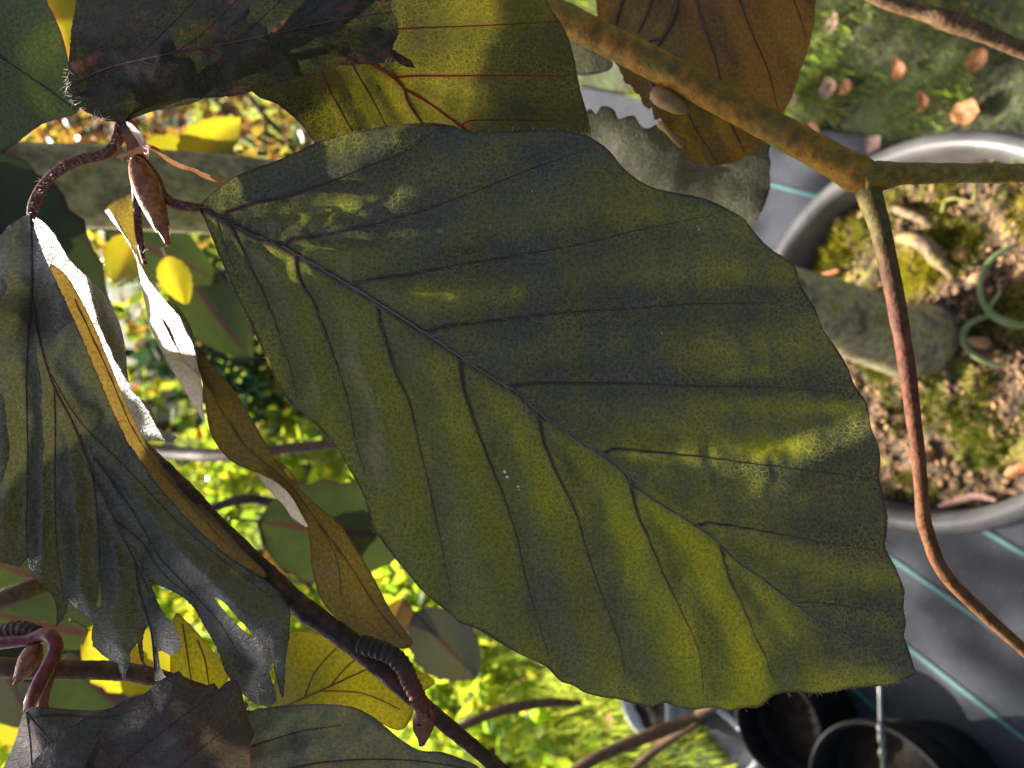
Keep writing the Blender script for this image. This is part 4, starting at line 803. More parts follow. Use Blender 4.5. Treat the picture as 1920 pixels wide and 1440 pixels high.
F_ctrl = [(57, 398, .0835), (60, 560, .0815), (100, 720, .0808), (180, 900, .081), (252, 1050, .0825), (285, 1250, .086), (170, 640, .0862), (255, 830, .0855), (345, 945, .0850), (445, 1045, .0835), (545, 1150, .084), (520, 1300, .087), (440, 1280, .086), (384, 1176, .0840), (330, 1020, .0805), (240, 880, .0815), (130, 620, .0835), (10, 560, .0815), (-20, 700, .080), (40, 900, .0790), (-90, 1030, .080), (-110, 800, .083), (-90, 600, .084), (-30, 470, .0845), (60, 1060, .079), (105, 1160, .0795), (170, 1180, .083), (200, 1080, .0815), (196, 1232, .0865), (120, 980, .0800), (160, 1000, .0815), (430, 1150, .082)]
pf = facing(44, 540, .0812)
F_ctrl += [(x, y, pf(x, y)) for x, y in ((36, 520), (52, 520), (32, 590), (50, 590))]
F_ctrl += [(20, 450, .0842), (60, 440, .0829), (60, 660, .0806), (24, 680, .0812)]
F_ctrl = [q for q in F_ctrl if q[:2] != (60, 560)]
F_hole = [[(402, 1120), (420, 1130), (445, 1158), (462, 1176), (474, 1194), (462, 1186), (440, 1166), (420, 1144)], [(186, 1098), (189, 1118), (189, 1136), (184, 1140), (181, 1132), (186, 1120)]]
F_v = [(F_mid, 8, 5), ([(102, 722), (104, 800), (103, 900), (105, 1000), (112, 1075), (120, 1125)], 5, 3), ([(58, 560), (50, 700), (52, 850), (50, 1000), (52, 1044)], 5, 3), ([(178, 858), (250, 960), (300, 1045), (350, 1100), (410, 1165), (450, 1230)], 6, 3), ([(150, 815), (175, 900), (185, 1000), (186, 1090)], 5, 3), ([(215, 975), (260, 1010), (310, 1080), (360, 1120)], 5, 3), ([(95, 700), (150, 790), (240, 880), (340, 985), (430, 1060), (510, 1120)], 4, 3), ([(252, 1050), (262, 1110), (282, 1180), (290, 1260)], 5, 4)]
F_, zF = px_leaf([(F_out, F_ctrl, F_hole)], M_grey, 'drooping grey green leaf with silky hairs and torn ragged end', lambda p: gaus(p, [(60, 900, 60, 200, .4), (300, 1000, 80, 80, .3), (430, 1150, 120, 120, .35), (90, 1050, 60, 40, -.2), (220, 1080, 70, 60, -.15)], .45), F_v, 7, .0028, .0016, 14.2, 9, thick=.5, jag=1.2, sharp=True)
band = [(92, 500), (112, 505), (134, 530), (172, 602), (206, 682), (240, 762), (275, 832), (318, 888), (368, 934), (412, 980), (452, 1026), (500, 1076), (480, 1080), (430, 1052), (376, 1006), (320, 948), (276, 892), (234, 832), (206, 772), (178, 707), (150, 642), (122, 577)]
Fb, _ = px_leaf([(band, [(92, 500, .0848), (150, 642, .0866), (234, 832, .0862), (320, 948, .0855), (430, 1052, .0840), (172, 602, .0878), (275, 832, .0884), (368, 934, .0878), (452, 1026, .0858), (500, 1076, .0846)])], M_tan, None, .15, [([(140, 560), (200, 690), (255, 815), (330, 915), (420, 1015)], 2.5, 1.5)], 7, 0, .0004, 41.0, 5, vmat=tanv, mmat=tanv, name='rolled_margin')
Fb.parent = F_; Fb.matrix_parent_inverse = Matrix.Identity(4)
hair_fan('hairs', [(45, 440), (48, 520), (40, 600), (30, 660)], zF, 180, 16, 10, F_, 5, .4, False, .0006, 1)
hair_fan('hairs', [(60, 700), (70, 800), (80, 900), (90, 1000), (110, 1080)], zF, 330, 24, 38, F_, 6, .22, False, .0003)
hair_fan('hairs', [(200, 900), (240, 980), (330, 1080), (420, 1180), (460, 1260)], zF, 260, 22, 34, F_, 7, .22, False, .0003)
# ------------------------------------------------------------------ glinting sheet behind it
G_out = [(50, 405), (75, 412), (96, 432), (112, 456), (132, 490), (165, 520), (190, 545), (207, 572), (226, 612), (236, 660), (239, 702), (246, 732), (264, 748), (277, 756), (287, 778), (296, 800), (316, 812), (332, 820), (324, 828), (290, 826), (262, 822), (240, 800), (200, 740), (150, 660), (100, 560), (60, 470)]
pl = facing(180, 600, .0880, (.02, .02)); G_c = [(x, y, pl(x, y)) for x, y in ((50, 405), (132, 490), (226, 612), (246, 732), (330, 822), (150, 660), (100, 560), (180, 600), (200, 740))]
G_, zG = px_leaf([(G_out, G_c)], M_gloss, 'glossy leaf blazing white in the sun behind the torn leaf', .5, [([(60, 420), (110, 520), (170, 620), (220, 720), (300, 815)], 5, 3)], 7, .0002, .0008, 17.4, 6, vein_geo=False)

# ------------------------------------------------------------------ curled leaf
ps = facing(285, 545, .0870 + HZ, (0, 0))
H2 = [(197, 394), (204, 392), (216, 412), (236, 448), (252, 474), (278, 524), (312, 566), (346, 606), (362, 648), (370, 682), (377, 712), (368, 700), (350, 682), (325, 642), (300, 592), (280, 547), (262, 502), (240, 452), (208, 412)]
h2c = [(x, y, ps(x, y)) for x, y in ((197, 394), (236, 448), (312, 566), (362, 648), (377, 712), (300, 592), (262, 502), (340, 665))]
H1 = [(197, 393), (214, 376), (240, 364), (252, 370), (256, 420), (264, 478), (282, 528), (278, 526), (252, 474), (236, 446), (216, 410)]
h1c = [(197, 393, ps(197, 393)), (236, 446, ps(236, 446)), (278, 526, ps(278, 526)), (214, 376, .0885), (240, 364, .0885), (256, 420, .0892), (264, 478, .0905)]
H3 = [(255, 478), (262, 500), (280, 547), (300, 592), (325, 642), (350, 682), (368, 700), (377, 712), (380, 760), (384, 792), (370, 772), (340, 722), (310, 672), (285, 620), (270, 560)]
h3c = [(262, 502, ps(262, 502)), (300, 592, ps(300, 592)), (350, 682, ps(350, 682)), (377, 712, ps(377, 712)), (270, 560, .0915), (310, 672, .093), (384, 792, .0925)]
H6 = [(312, 566), (330, 572), (350, 598), (362, 626), (368, 660), (372, 690), (370, 682), (362, 648), (346, 606)]
h6c = [(312, 566, ps(312, 566)), (362, 648, ps(362, 648)), (350, 598, .0885), (368, 660, .0885)]
H4 = [(369, 655), (384, 668), (402, 687), (430, 720), (458, 762), (482, 802), (520, 868), (560, 914), (598, 950), (638, 984), (668, 1028), (700, 1082), (736, 1150), (770, 1196), (773, 1210), (760, 1216), (728, 1214), (690, 1206), (660, 1182), (622, 1150), (600, 1120), (586, 1072), (582, 1040), (580, 1008), (574, 986), (562, 958), (546, 930), (520, 906), (490, 890), (466, 880), (438, 868), (410, 840), (392, 802), (380, 722)]
h4c = [(369, 655, .0880), (380, 722, .0878), (430, 720, .0915), (482, 802, .0905), (410, 840, .087), (520, 906, .0875), (560, 914, .0905), (582, 1040, .0870), (638, 984, .0915), (700, 1082, .0900), (622, 1150, .0875), (773, 1210, .0890), (690, 1206, .088), (640, 1080, .0865)]
H5 = [(476, 880), (500, 886), (524, 906), (548, 934), (564, 962), (577, 988), (560, 980), (545, 968), (534, 950), (512, 928), (494, 906)]
h5c = [(476, 880, .0885), (524, 906, .0878), (577, 988, .0875), (512, 928, .0915), (545, 968, .091)]
H7 = [(516, 862), (540, 878), (556, 900), (560, 912), (540, 900)]
def _sh(c, keep=()): return [(x, y, z if abs(z - ps(x, y)) < 1e-9 else z + HZ) for x, y, z in c]
h1c, h3c, h4c, h5c, h6c = map(_sh, (h1c, h3c, h4c, h5c, h6c))
H_, zH = px_leaf([(H4, h4c), (H2, h2c, (), .6), (H1, h1c, (), .3), (H3, h3c, (), .5), (H6, h6c, (), 0), (H5, h5c, (), .5), (H7, _sh([(516, 862, .0895), (556, 900, .091), (560, 912, .0905), (540, 900, .0900)]), (), .9)], M_tan, 'narrow brown leaf rolled lengthwise with a white sunlit edge', lambda p: gaus(p, [(650, 1100, 60, 80, .5)], .25),
                [([(378, 690), (410, 760), (460, 835), (540, 905), (600, 985), (632, 1050), (640, 1120)], 3, 1.5), ([(600, 985), (650, 1050), (700, 1130), (755, 1200)], 3, 1.5)], 8, .0004, .0004, 21.0, 7, vmat=tanv, mmat=tanv)

# ------------------------------------------------------------------ leaves along the bottom
Mo = [(48, 1331), (85, 1326), (130, 1330), (180, 1332), (208, 1327), (240, 1311), (270, 1301), (298, 1277), (322, 1266), (334, 1258), (347, 1271), (374, 1287), (402, 1281), (410, 1292), (426, 1278), (444, 1275), (454, 1300), (460, 1330), (466, 1352), (476, 1376), (468, 1400), (470, 1440), (466, 1520), (200, 1560), (-40, 1540), (6, 1440), (28, 1390)]
Mc = [(48, 1331, .0795), (130, 1330, .0800), (240, 1311, .0805), (334, 1258, .0830), (444, 1275, .0835), (476, 1376, .0820), (466, 1520, .0800), (200, 1560, .0760), (-40, 1540, .0800), (28, 1390, .0830), (60, 1400, .0775), (200, 1420, .0770), (330, 1350, .0775), (400, 1400, .0775)]
Mn = [(20, 1500), (56, 1440), (90, 1396), (104, 1392), (122, 1362), (140, 1360), (160, 1346), (188, 1344), (193, 1368), (184, 1374), (186, 1388), (168, 1420), (150, 1460), (120, 1530)]
M__, zM = px_leaf([(Mo, Mc), (Mn, [(20, 1500, .0745), (90, 1396, .0745), (160, 1346, .0755), (193, 1368, .0760), (150, 1460, .0735), (120, 1530, .0735)], (), .35)], M_purp, 'purplish grey leaf with crinkled top edge beneath the torn leaf', lambda p: gaus(p, [(120, 1340, 120, 30, .5), (100, 1430, 60, 60, .4)], .2), [([(50, 1335), (58, 1400), (62, 1480)], 6, 4), ([(52, 1340), (90, 1385), (140, 1440), (170, 1500)], 5, 3), ([(160, 1500), (230, 1430), (320, 1360), (400, 1300)], 5, 2), ([(240, 1520), (330, 1440), (420, 1370), (455, 1330)], 5, 2), ([(60, 1345), (120, 1340), (200, 1345), (280, 1320)], 4, 2)], 8, .0013, .0012, 24.5, 9, thick=.6)
No = [(440, 1345), (470, 1332), (530, 1323), (600, 1320), (655, 1324), (690, 1338), (720, 1360), (750, 1385), (785, 1406), (830, 1410), (868, 1424), (900, 1440), (960, 1500), (700, 1580), (430, 1540)]
px_leaf([(No, [(440, 1345, .0840), (600, 1320, .0865), (720, 1360, .0860), (830, 1410, .0865), (960, 1500, .0860), (700, 1580, .0810), (430, 1540, .0810), (580, 1400, .0825), (700, 1450, .0825)])], M_grey, 'smooth slate green leaf rising from the lower frame edge under the twig', lambda p: gaus(p, [(560, 1350, 160, 30, .4)], .35), [([(430, 1470), (600, 1430), (760, 1425), (900, 1445)], 6, 3), ([(470, 1400), (560, 1372), (640, 1360)], 4, 2)], 9, .0010, .0010, 27.1, 9, thick=.6)
Oo = [(505, 1305), (528, 1240), (542, 1186), (590, 1186), (622, 1196), (662, 1214), (700, 1226), (745, 1240), (782, 1256), (816, 1276), (802, 1292), (780, 1310), (772, 1345), (748, 1370), (700, 1352), (620, 1345), (540, 1350), (505, 1330)]
px_leaf([(Oo, [(505, 1305, .103), (542, 1186, .104), (662, 1214, .104), (816, 1276, .103), (748, 1370, .100), (540, 1350, .099), (640, 1280, .1005)])], M_ylw, 'yellow leaf half in shadow beneath the ringed black spur', .6, [([(530, 1325), (610, 1290), (700, 1250), (745, 1240)], 5, 2), ([(570, 1308), (590, 1260), (630, 1215)], 3, 2), ([(620, 1285), (650, 1250), (680, 1225)], 3, 2), ([(600, 1295), (680, 1300), (750, 1330)], 3, 2)], 9, .0005, .0006, 30.3, 6, vmat=tanv, mmat=tanv)
Po = [(322, 1190), (330, 1150), (350, 1164), (372, 1188), (394, 1214), (412, 1236), (430, 1262), (405, 1300), (360, 1300), (322, 1280)]
px_leaf([(Po, [(322, 1190, .100), (350, 1164, .100), (412, 1236, .101), (360, 1300, .099)])], M_ylw, 'small glowing yellow leaf between the torn strips', .8, [([(342, 1170), (350, 1220), (360, 1285)], 3, 2), ([(370, 1200), (385, 1240), (392, 1290)], 3, 2)], 8, .0004, .0004, 33.3, 5, vmat=tanv, mmat=tanv)

# ------------------------------------------------------------------ node, petioles, buds
def petiole(pts, mat, parent=None, hair=0, seed=0, label=None, nm='petiole'):
    o = px_tube(nm, pts, mat, parent or tree, 12, 5, .02)
    if label: o['label'] = label
    if hair:
        P = np.asarray(pts, float)
        hair_fan('hairs', P[:, :3], None, hair, 13, 4, o, seed, .36, False, .0008)
    return o
petiole([(236, 180, .0835, 34), (232, 215, .0830, 30), (226, 245, .0828, 24), (212, 276, .0826, 20), (188, 291, .0824, 20), (150, 300, .0822, 20), (112, 318, .0822, 19), (82, 346, .0826, 18), (64, 382, .0832, 20), (58, 410, .0834, 14)], petm, F_, 150, 1)
petiole([(250, 262, .0832, 16), (268, 300, .0830, 18), (290, 330, .0830, 18), (304, 362, .0830, 18), (322, 380, .0831, 20), (345, 386, .0833, 19), (378, 390, .0833, 15)], petm, big, 110, 2)
petiole([(250, 290, .0845, 12), (254, 350, .0880, 14), (258, 410, .0895, 14), (262, 450, .0908, 13), (272, 495, .0920, 9)], petm, H_, 90, 3)
petiole([(232, 212, .0838, 22), (205, 215, .083, 18), (170, 205, .0822, 15), (140, 180, .0813, 12)], petm, A, 20, 4)
def scale_bud(a, b, za, zb, wpx, mat, parent, nscale, seed, label=None):
    """spindle bud built of overlapping scales"""
    r = np.random.default_rng(seed); a, b = np.array(a, float), np.array(b, float); A3, B3 = at(a[0], a[1], za), at(b[0], b[1], zb); ax = B3 - A3; Ln = np.linalg.norm(ax); ax /= Ln
    R0 = wpx * .5 * za / FPX; s = np.cross(ax, FWD); s /= np.linalg.norm(s); t = np.cross(ax, s)
    prof = lambda u: R0 * (max(u, .001) ** .45 * .35 + .75 * math.sin(math.pi * min(1, u ** .8 * .98 + .06))) * (1 - .25 * u)
    P = [A3 + ax * Ln * u for u in np.linspace(0, 1, 16)]; v, f = tube(np.array(P), [max(.00008, prof(u) * .96) for u in np.linspace(0, 1, 16)], 12)
    bo = mesh_obj('bud', v, f, mat, parent)
    if label: bo['label'] = label
    for k in range(nscale):
        u0 = k / nscale * .62; ang = k * 2.4 + r.uniform(-.2, .2); ln = .36 + .1 * r.uniform(); V, F = [], []
        for i in range(8):
            q = i / 7; u = min(.995, u0 + ln * q); hw = 1.0 * math.sin(math.pi * min(.97, .32 + .66 * q)) ; rad = prof(u) * (1.04 + .09 * q * (1 - .5 * q)) + .00012
            for j in range(7):
                al = ang + (j / 6 - .5) * 2 * hw; V.append(A3 + ax * Ln * u + rad * (math.cos(al) * s + math.sin(al) * t))
        F = [(i * 7 + j, i * 7 + j + 1, (i + 1) * 7 + j + 1, (i + 1) * 7 + j) for i in range(7) for j in range(6)]
        mesh_obj('scale', np.array(V), F, mat, bo)
    return bo
scale_bud((252, 292), (316, 459), .0822, .0815, 47, budm, tree, 12, 1, 'long pointed chestnut bud of overlapping scales at the leaf node')
scale_bud((797, 1326), (790, 1398), .0815, .0810, 40, budred, tree, 9, 2, 'short plump red brown bud at the end of the ringed spur')
scale_bud((74, 1206), (28, 1284), .0905, .0895, 36, budm, tree, 10, 3, 'light brown bud hanging between two red leaf stalks')
# papery stipules round the node
stm = plain_mat('stipule', (.16, .06, .03), (.26, .13, .075), 300, .5, .4, .4, .0004, ((.3, .12, .05), (.4, .2, .1), .35))
def flap(out, ctrl, mat, nm='stipule', seed=1.0):
    vv, ff, zf, _, _ = leaf_sheet(out, ctrl, 5, (), 0, .00025, seed, 5, 4, .5); z = zf(vv)
    return mesh_obj(nm, at(vv[:, 0], vv[:, 1], z), ff, mat, tree)
flap([(232, 228), (250, 226), (262, 245), (275, 275), (276, 292), (258, 288), (243, 296), (236, 270), (228, 250)], [(232, 228, .0825), (262, 245, .0815), (275, 280, .0815), (243, 296, .0818), (228, 250, .0822)], stm, seed=1)
flap([(236, 228), (252, 236), (268, 255), (278, 275), (278, 300), (272, 292), (262, 272), (248, 250)], [(236, 228, .0812), (268, 255, .0805), (278, 300, .0812), (262, 272, .0812)], budm, seed=2)
flap([(214, 256), (222, 262), (232, 284), (238, 290), (232, 296), (230, 304), (224, 296), (218, 298), (220, 284)], [(214, 256, .0825), (238, 290, .0815), (224, 300, .0815)], stm, seed=3)
flap([(276, 270), (290, 274), (304, 284), (318, 296), (336, 306), (350, 310), (366, 316), (384, 324), (404, 330), (430, 338), (424, 344), (402, 340), (378, 332), (362, 322), (346, 318), (330, 312), (312, 302), (298, 290), (284, 280)], [(276, 270, .0835), (318, 296, .084), (366, 318, .0845), (430, 340, .085), (350, 310, .0848)], stm, seed=4)
# black twig with ringed spur
px_tube('twig', [(300, 880, .0895, 40), (350, 930, .0885, 42), (400, 985, .0880, 43), (480, 1062, .0872, 44), (560, 1134, .0865, 42), (640, 1192, .0858, 40), (700, 1242, .0852, 36), (780, 1312, .0846, 32), (850, 1370, .0842, 28), (960, 1462, .0838, 26), (1080, 1570, .084, 26)], twigm, tree, 14, 8, .02, .06, 'nearly black straight twig running past the torn leaf')
Psp = catmull(np.array([(676, 1208, .0842), (704, 1216, .0836), (734, 1228, .0830), (756, 1250, .0826), (768, 1276, .0822), (780, 1300, .0818), (796, 1332, .0815)], float), 2.2)
Wsp = at(Psp[:, 0], Psp[:, 1], Psp[:, 2]); tt = np.linspace(0, 1, len(Psp)); rsp = (19 - 4 * tt) * .0825 / FPX * (1 + .13 * np.abs(np.sin(np.arange(len(Psp)) * .62)) - .1)
v, f = tube(Wsp, rsp, 14, True, 1, .025); so2 = mesh_obj('spur', v, f, bark_mat('spur_bark', [(0, (.02, .014, .012)), (.5, (.035, .018, .014)), (.72, (.10, .03, .018)), (1, (.16, .045, .02))], 200, .6, .6, along=True), tree, attrs={'t': np.repeat(tt, 14)}); so2['label'] = 'short black spur ringed with bud scars'
# brown twig with red stalks, lower left
px_tube('twig', [(-120, 1240, .094, 36), (0, 1252, .0945, 36), (120, 1256, .0950, 36), (220, 1258, .0955, 34), (290, 1270, .0960, 32), (360, 1290, .097, 26), (460, 1330, .099, 22)], brtwig, tree, 12, 8, .03, .08, 'brown twig lying across behind the lower bud')
petiole([(-60, 1212, .0905, 22), (0, 1206, .0905, 23), (50, 1200, .0905, 22), (78, 1190, .0905, 24), (98, 1196, .0900, 26), (104, 1216, .0895, 27), (92, 1246, .0885, 27), (74, 1280, .0870, 26), (60, 1312, .0850, 24), (52, 1338, .0800, 17)], redpet, M__)
petiole([(86, 1230, .0915, 18), (94, 1260, .0915, 20), (84, 1300, .0915, 20), (78, 1340, .0915, 20)], redpet)
Psp = catmull(np.array([(-40, 1186, .093), (0, 1184, .0925), (30, 1178, .092), (55, 1182, .0915), (78, 1192, .091)], float), 2.5); Wsp = at(Psp[:, 0], Psp[:, 1], Psp[:, 2]); tt = np.linspace(0, 1, len(Psp))
v, f = tube(Wsp, 14 * .092 / FPX * (1 + .14 * np.abs(np.sin(np.arange(len(Psp)) * .7)) - .1), 12, True, 1, .02); mesh_obj('spur', v, f, twigm, tree, attrs={'t': np.repeat(tt, 12)})
# orange branch, fork, red twig
br = px_tube('branch', [(780, -110, .108, 55.8), (960, -16, .106, 55.8), (1100, 56, .104, 55.8), (1250, 132, .102, 56.7), (1400, 212, .1005, 57.6), (1540, 288, .0995, 59.4), (1600, 322, .099, 64.8), (1648, 346, .099, 55.8)], orangem, tree, 20, 8, .012, .06, 'mustard orange branch crossing the upper right')
px_tube('branch', [(1612, 338, .0988, 66), (1650, 330, .0985, 56), (1690, 326, .0985, 42), (1760, 325, .0985, 38), (1850, 325, .0985, 37), (2000, 328, .099, 37)], bark_mat('olive_bark', [(0, (.10, .09, .02)), (.5, (.19, .115, .02)), (1, (.15, .13, .03))], 170, .6, .45, lich=(.04, .03, .01)), tree, 18, 8, .012, .06, 'olive side branch reaching straight over the pot')
px_tube('branch', [(1622, 330, .0990, 53.3), (1632, 372, .0985, 44.7), (1648, 420, .098, 37.8), (1662, 480, .0978, 34.4), (1676, 545, .0976, 32.7), (1690, 625, .0974, 31.0), (1702, 700, .0972, 29.2), (1712, 780, .0972, 26.7), (1722, 860, .0972, 24.9), (1728, 930, .0972, 24.1), (1732, 978, .0972, 25.8), (1735, 992, .0972, 24.1)], redbarkm, tree, 18, 8, .012, .05, 'mossy fork turning into a smooth red twig')
px_tube('twig', [(1731, 975, .0972, 24), (1742, 1010, .0972, 25), (1756, 1050, .0974, 25), (1778, 1085, .0976, 25), (1806, 1115, .0978, 24), (1850, 1156, .098, 23), (1930, 1228, .099, 22), (2010, 1300, .10, 22)], redbark2, tree, 14, 7, .012, .05, 'thin red orange twig bending away over the weed mat')
px_tube('twig', [(1590, -30, .150, 26), (1660, 2, .149, 26), (1730, 24, .148, 27), (1760, 32, .147, 34), (1790, 42, .147, 36), (1830, 56, .147, 34), (1870, 74, .148, 30), (1990, 122, .15, 28)], brtwig, tree, 14, 7, .02, .08, 'orange tipped twig in the corner above the lawn')
# hidden links: node twig up to the trunk
def link_branch(pts, r0, r1, mat=brtwig):
    P = catmull(np.array(pts), .006); v, f = tube(P, np.linspace(r0, r1, len(P)), 10, True, 1, .02); mesh_obj('branch', v, f, mat, tree, attrs={'t': np.repeat(np.linspace(0, 1, len(P)), 10)})
def trunk_at(z):
    i = int(np.argmin(abs(tp[:, 2] - z))); return tp[i, :3]
link_branch([at(238, 190, .0838), at(250, 120, .092), at(200, 20, .11), at(60, -160, .15), trunk_at(.93)], .0012, .0035)
link_branch([at(310, 890, .0895), at(200, 780, .105), at(40, 600, .14), trunk_at(.90)], .0013, .004)
link_branch([at(-110, 1240, .094), at(-300, 1200, .11), at(-700, 900, .15), trunk_at(1.0)], .0013, .004)
link_branch([at(790, -105, .108), at(600, -220, .13), at(200, -300, .2), trunk_at(.90)], .0024, .005)

# ------------------------------------------------------------------ further leaves of the same tree, then added shading leaves
def proto_leaf(L_, W_, curl, fold, seed):
    nu, nv = 19, 13; V, vein, edge, uv = [], [], [], []
    for i in range(nu):
        u = i / (nu - 1); hw = W_ * .5 * (max(0, math.sin(math.pi * u ** .82)) ** .75) * (1 + .05 * math.sin(u * 40)) + .0004
        for j in range(nv):
            s = j / (nv - 1) * 2 - 1; x = u * L_; y = hw * s
            ph = (u * 9 - abs(s) * 1.6) % 1.0
            z = -curl * u * u * L_ + fold * abs(y) + .0011 * math.sin(6.283 * ph) * abs(s) + .0012 * math.sin(5 * u + seed + 3 * s)
            V.append((x, y, z)); vein.append(max(0, 1 - abs(s) * 9, (.8 - abs(ph - .5) * 0 - min(ph, 1 - ph) * 9) if abs(s) > .05 else 0)); edge.append(max(0, (abs(s) - .85) / .15)); uv.append((u * 9, s * 3, seed))
    return np.array(V), [(i * nv + j, i * nv + j + 1, (i + 1) * nv + j + 1, (i + 1) * nv + j) for i in range(nu - 1) for j in range(nv - 1)], vein, edge, uv
protos = []
for k, (mat, pg) in enumerate(((M_grey, .5), (M_ylw, .6), (M_green, .7), (M_main, .6), (M_brown, .5), (M_dark, .4))):
    V, F, ve, ed, uv = proto_leaf(.082, .05, .18 + .1 * (k % 3), .25, k + 1.0)
    me = bpy.data.meshes.new('leaf'); me.from_pydata(V.tolist(), [], F); me.polygons.foreach_set('use_smooth', np.ones(len(F), bool))
    for nm, a in (('vein', ve), ('edge', ed), ('pig_light', [pg] * len(V))):
        q_ = me.attributes.new(nm, 'FLOAT', 'POINT'); q_.data.foreach_set('value', np.asarray(a, np.float32))
    q_ = me.attributes.new('uvpx', 'FLOAT_VECTOR', 'POINT'); q_.data.foreach_set('vector', np.asarray(uv, np.float32).ravel())
    me.materials.append(mat); protos.append(me)
pet_me = bpy.data.meshes.new('petiole'); v, f = tube(catmull(np.array([(0.002, 0, 0), (-.006, 0, .001), (-.013, 0, .004)]), .003), .0006, 6); pet_me.from_pydata(v.tolist(), [], f); pet_me.materials.append(petm)
def put_leaf(pos, axis, nrm, scale, kind):
    """place a leaf with its base at pos, blade running along axis, face towards nrm"""
    ax = np.asarray(axis, float); ax /= np.linalg.norm(ax); n_ = np.asarray(nrm, float); n_ = n_ - ax * (n_ @ ax); n_ /= np.linalg.norm(n_); s = np.cross(n_, ax)
    mw = Matrix.Identity(4)
    for i in range(3): mw[i][0], mw[i][1], mw[i][2], mw[i][3] = ax[i] * scale, s[i] * scale, n_[i] * scale, pos[i]
    o = bpy.data.objects.new('leaf', protos[kind]); link(o); o.parent = tree; o.matrix_parent_inverse = Matrix.Translation(-Vector(tree.location)); o.matrix_basis = mw
    p_ = bpy.data.objects.new('petiole', pet_me); link(p_); p_.parent = o
    return o
# blurred leaves seen past the big leaf (pixel of the blade centre, depth, image angle of the tip, face tilt)
for px, py, z, ang, sc, kind, tl in ((395, 262, .30, -60, .42, 1, (.2, .3)), (330, 300, .30, -10, .42, 1, (.1, -.3)), (330, 525, .26, 70, .22, 1, (.3, .1)), (230, 490, .28, 120, .3, 1, (.4, .1)), (300, 470, .5, 20, .9, 2, (.1, .2)), (400, 590, .55, 60, 1.0, 2, (.2, -.2)), (640, 1000, .26, 10, .72, 2, (.2, .1)), (575, 1020, .27, -20, .4, 4, (.2, .1)), (840, 1215, .30, 50, .52, 0, (.2, .1)),
                                    (130, 1190, .20, 20, .55, 2, (.1, .2)), (110, 1110, .26, 30, .6, 2, (.2, .2)), (200, 1330, .17, 60, .42, 2, (.1, -.2)), (130, 1310, .22, 70, .5, 2, (.3, -.2)), (40, 1360, .24, 80, .4, 1, (.1, .2)), (20, 1290, .20, 80, .4, 0, (.2, .1)), (250, 1240, .16, 40, .3, 1, (.2, .2)), (110, 60, .16, 80, .3, 1, (.2, .1)), (20, 480, .17, 60, .7, 2, (.1, .2)), (740, 1170, .3, 110, .3, 4, (.3, .1))):
    c = at(px, py, z); a = R_(ang); ax = RGT * math.cos(a) - UPV * math.sin(a) + FWD * .15; nr = -FWD + RGT * tl[0] + UPV * tl[1]
    put_leaf(c - ax / np.linalg.norm(ax) * .041 * sc, ax, nr, sc, kind)
# blurred branches
px_tube('branch', [(230, 842, .42, 30), (330, 850, .40, 26), (430, 852, .38, 24), (640, 830, .36, 20)], twigm, tree, 10, 10, .02, .1)
px_tube('branch', [(380, 962, .34, 16), (430, 942, .34, 18), (480, 936, .34, 20), (560, 960, .34, 16)], twigm, tree, 10, 10, .02, .1)
px_tube('branch', [(1040, 1470, .38, 20), (1120, 1420, .38, 22), (1220, 1378, .38, 24), (1300, 1345, .38, 20), (1420, 1270, .36, 18)], brtwig, tree, 10, 10, .02, .1)
px_tube('branch', [(1160, 1470, .40, 14), (1230, 1405, .40, 16), (1310, 1350, .39, 16)], brtwig, tree, 10, 10, .02, .1)
px_tube('branch', [(850, 1370, .42, 16), (930, 1335, .42, 20), (1020, 1318, .42, 18), (1090, 1318, .42, 12)], brtwig, tree, 10, 10, .02, .1)
px_tube('branch', [(480, 1040, .30, 20), (640, 1030, .30, 24), (760, 1040, .30, 20)], brtwig, tree, 10, 10, .02, .1)
px_tube('branch', [(-60, 1150, .16, 36), (40, 1110, .16, 36), (90, 1095, .165, 32), (200, 1080, .17, 26)], brtwig, tree, 10, 10, .02, .1)
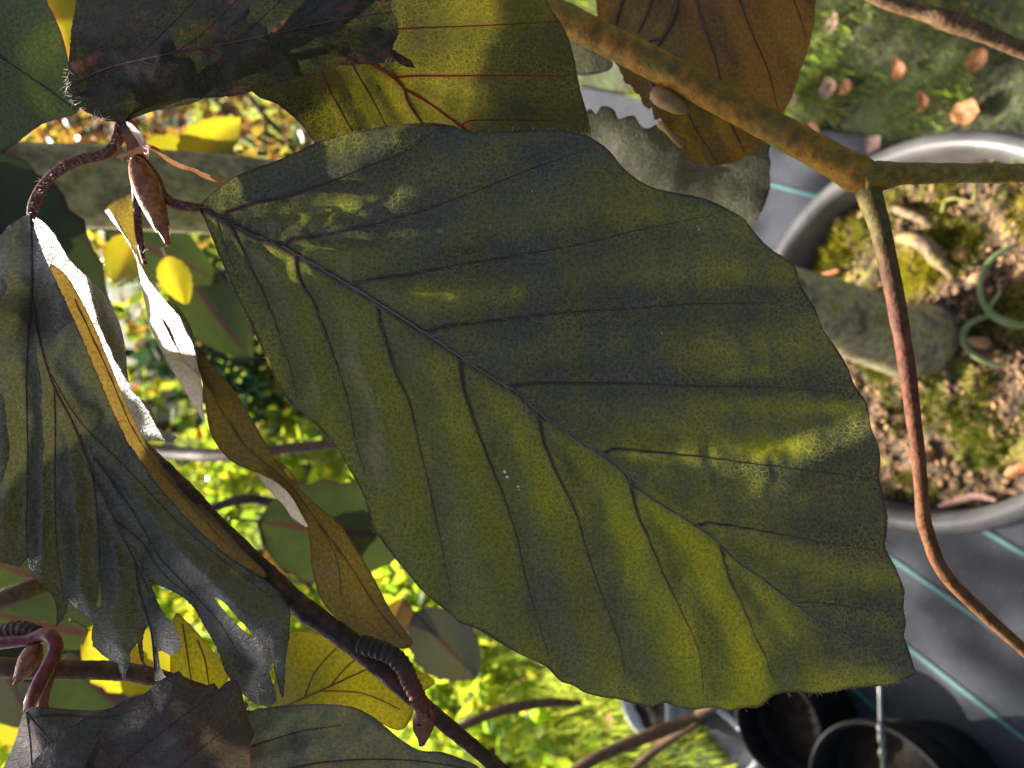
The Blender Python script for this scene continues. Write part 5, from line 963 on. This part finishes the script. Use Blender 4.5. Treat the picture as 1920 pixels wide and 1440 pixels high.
# added unseen leaves, set along sun rays to shade chosen parts of near leaves
E1 = np.cross(SUN, [0, 0, 1.0]); E1 /= np.linalg.norm(E1); E2 = np.cross(E1, SUN)
def shade_leaf(px, py, z, s, sc, kind, roll=0.0, tilt=(0, 0)):
    """a leaf s metres up the sun ray from a point, facing the sun"""
    c = at(px, py, z) + SUN * s; a = E1 * math.cos(roll) + E2 * math.sin(roll); nr = SUN + E1 * tilt[0] + E2 * tilt[1]; nr /= np.linalg.norm(nr); a = a - nr * (a @ nr); a /= np.linalg.norm(a)
    put_leaf(c - a * .041 * sc, a, nr, sc, kind)
H90 = math.pi / 2
shade_leaf(1500, 490, .081, .15, .50, 3, .05, (.2, .1)); shade_leaf(1490, 1130, .081, .17, .44, 0, -.05, (-.2, .2)); shade_leaf(1330, 100, .111, .20, .75, 0, .1, (.2, .2))
def shade_e(e1, e2, s, sc, kind, roll=0.0): put_c(CAM + E1 * e1 / 1000 + E2 * e2 / 1000 + SUN * s, sc, kind, roll)
def put_c(c, sc, kind, roll):
    a = E1 * math.cos(roll) + E2 * math.sin(roll); nr = SUN + E2 * .15; nr /= np.linalg.norm(nr); a = a - nr * (a @ nr); a /= np.linalg.norm(a); put_leaf(c - a * .041 * sc, a, nr, sc, kind)
shade_e(42.5, -74.7, .18, .21, 0); shade_e(62, -81, .18, .26, 5); shade_e(59.5, -65.0, .17, .155, 5); shade_e(28, -72, .17, .13, 0); shade_e(46, -71.6, .175, .16, 3); shade_e(3.5, -60, .20, .39, 5); shade_e(-7, -72, .19, .27, 5); shade_e(-4, -77.5, .18, .2, 0); shade_e(24.5, -69.4, .17, .14, 0); shade_e(49.5, -70.6, .17, .095, 0, H90); shade_e(40, -69.6, .172, .13, 0); shade_e(34.4, -72.2, .174, .11, 0); shade_e(44.5, -68.6, .168, .115, 0)
shade_leaf(1080, 960, .0797, .16, .22, 3, .2, (.2, .1)); shade_leaf(800, 850, .08, .14, .27, 3, .1, (.1, .1))
shade_leaf(720, 1330, .101, .13, .17, 0, .2, (.1, .1)); shade_leaf(60, 1420, .078, .12, .22, 0, .2, (.1, .1))
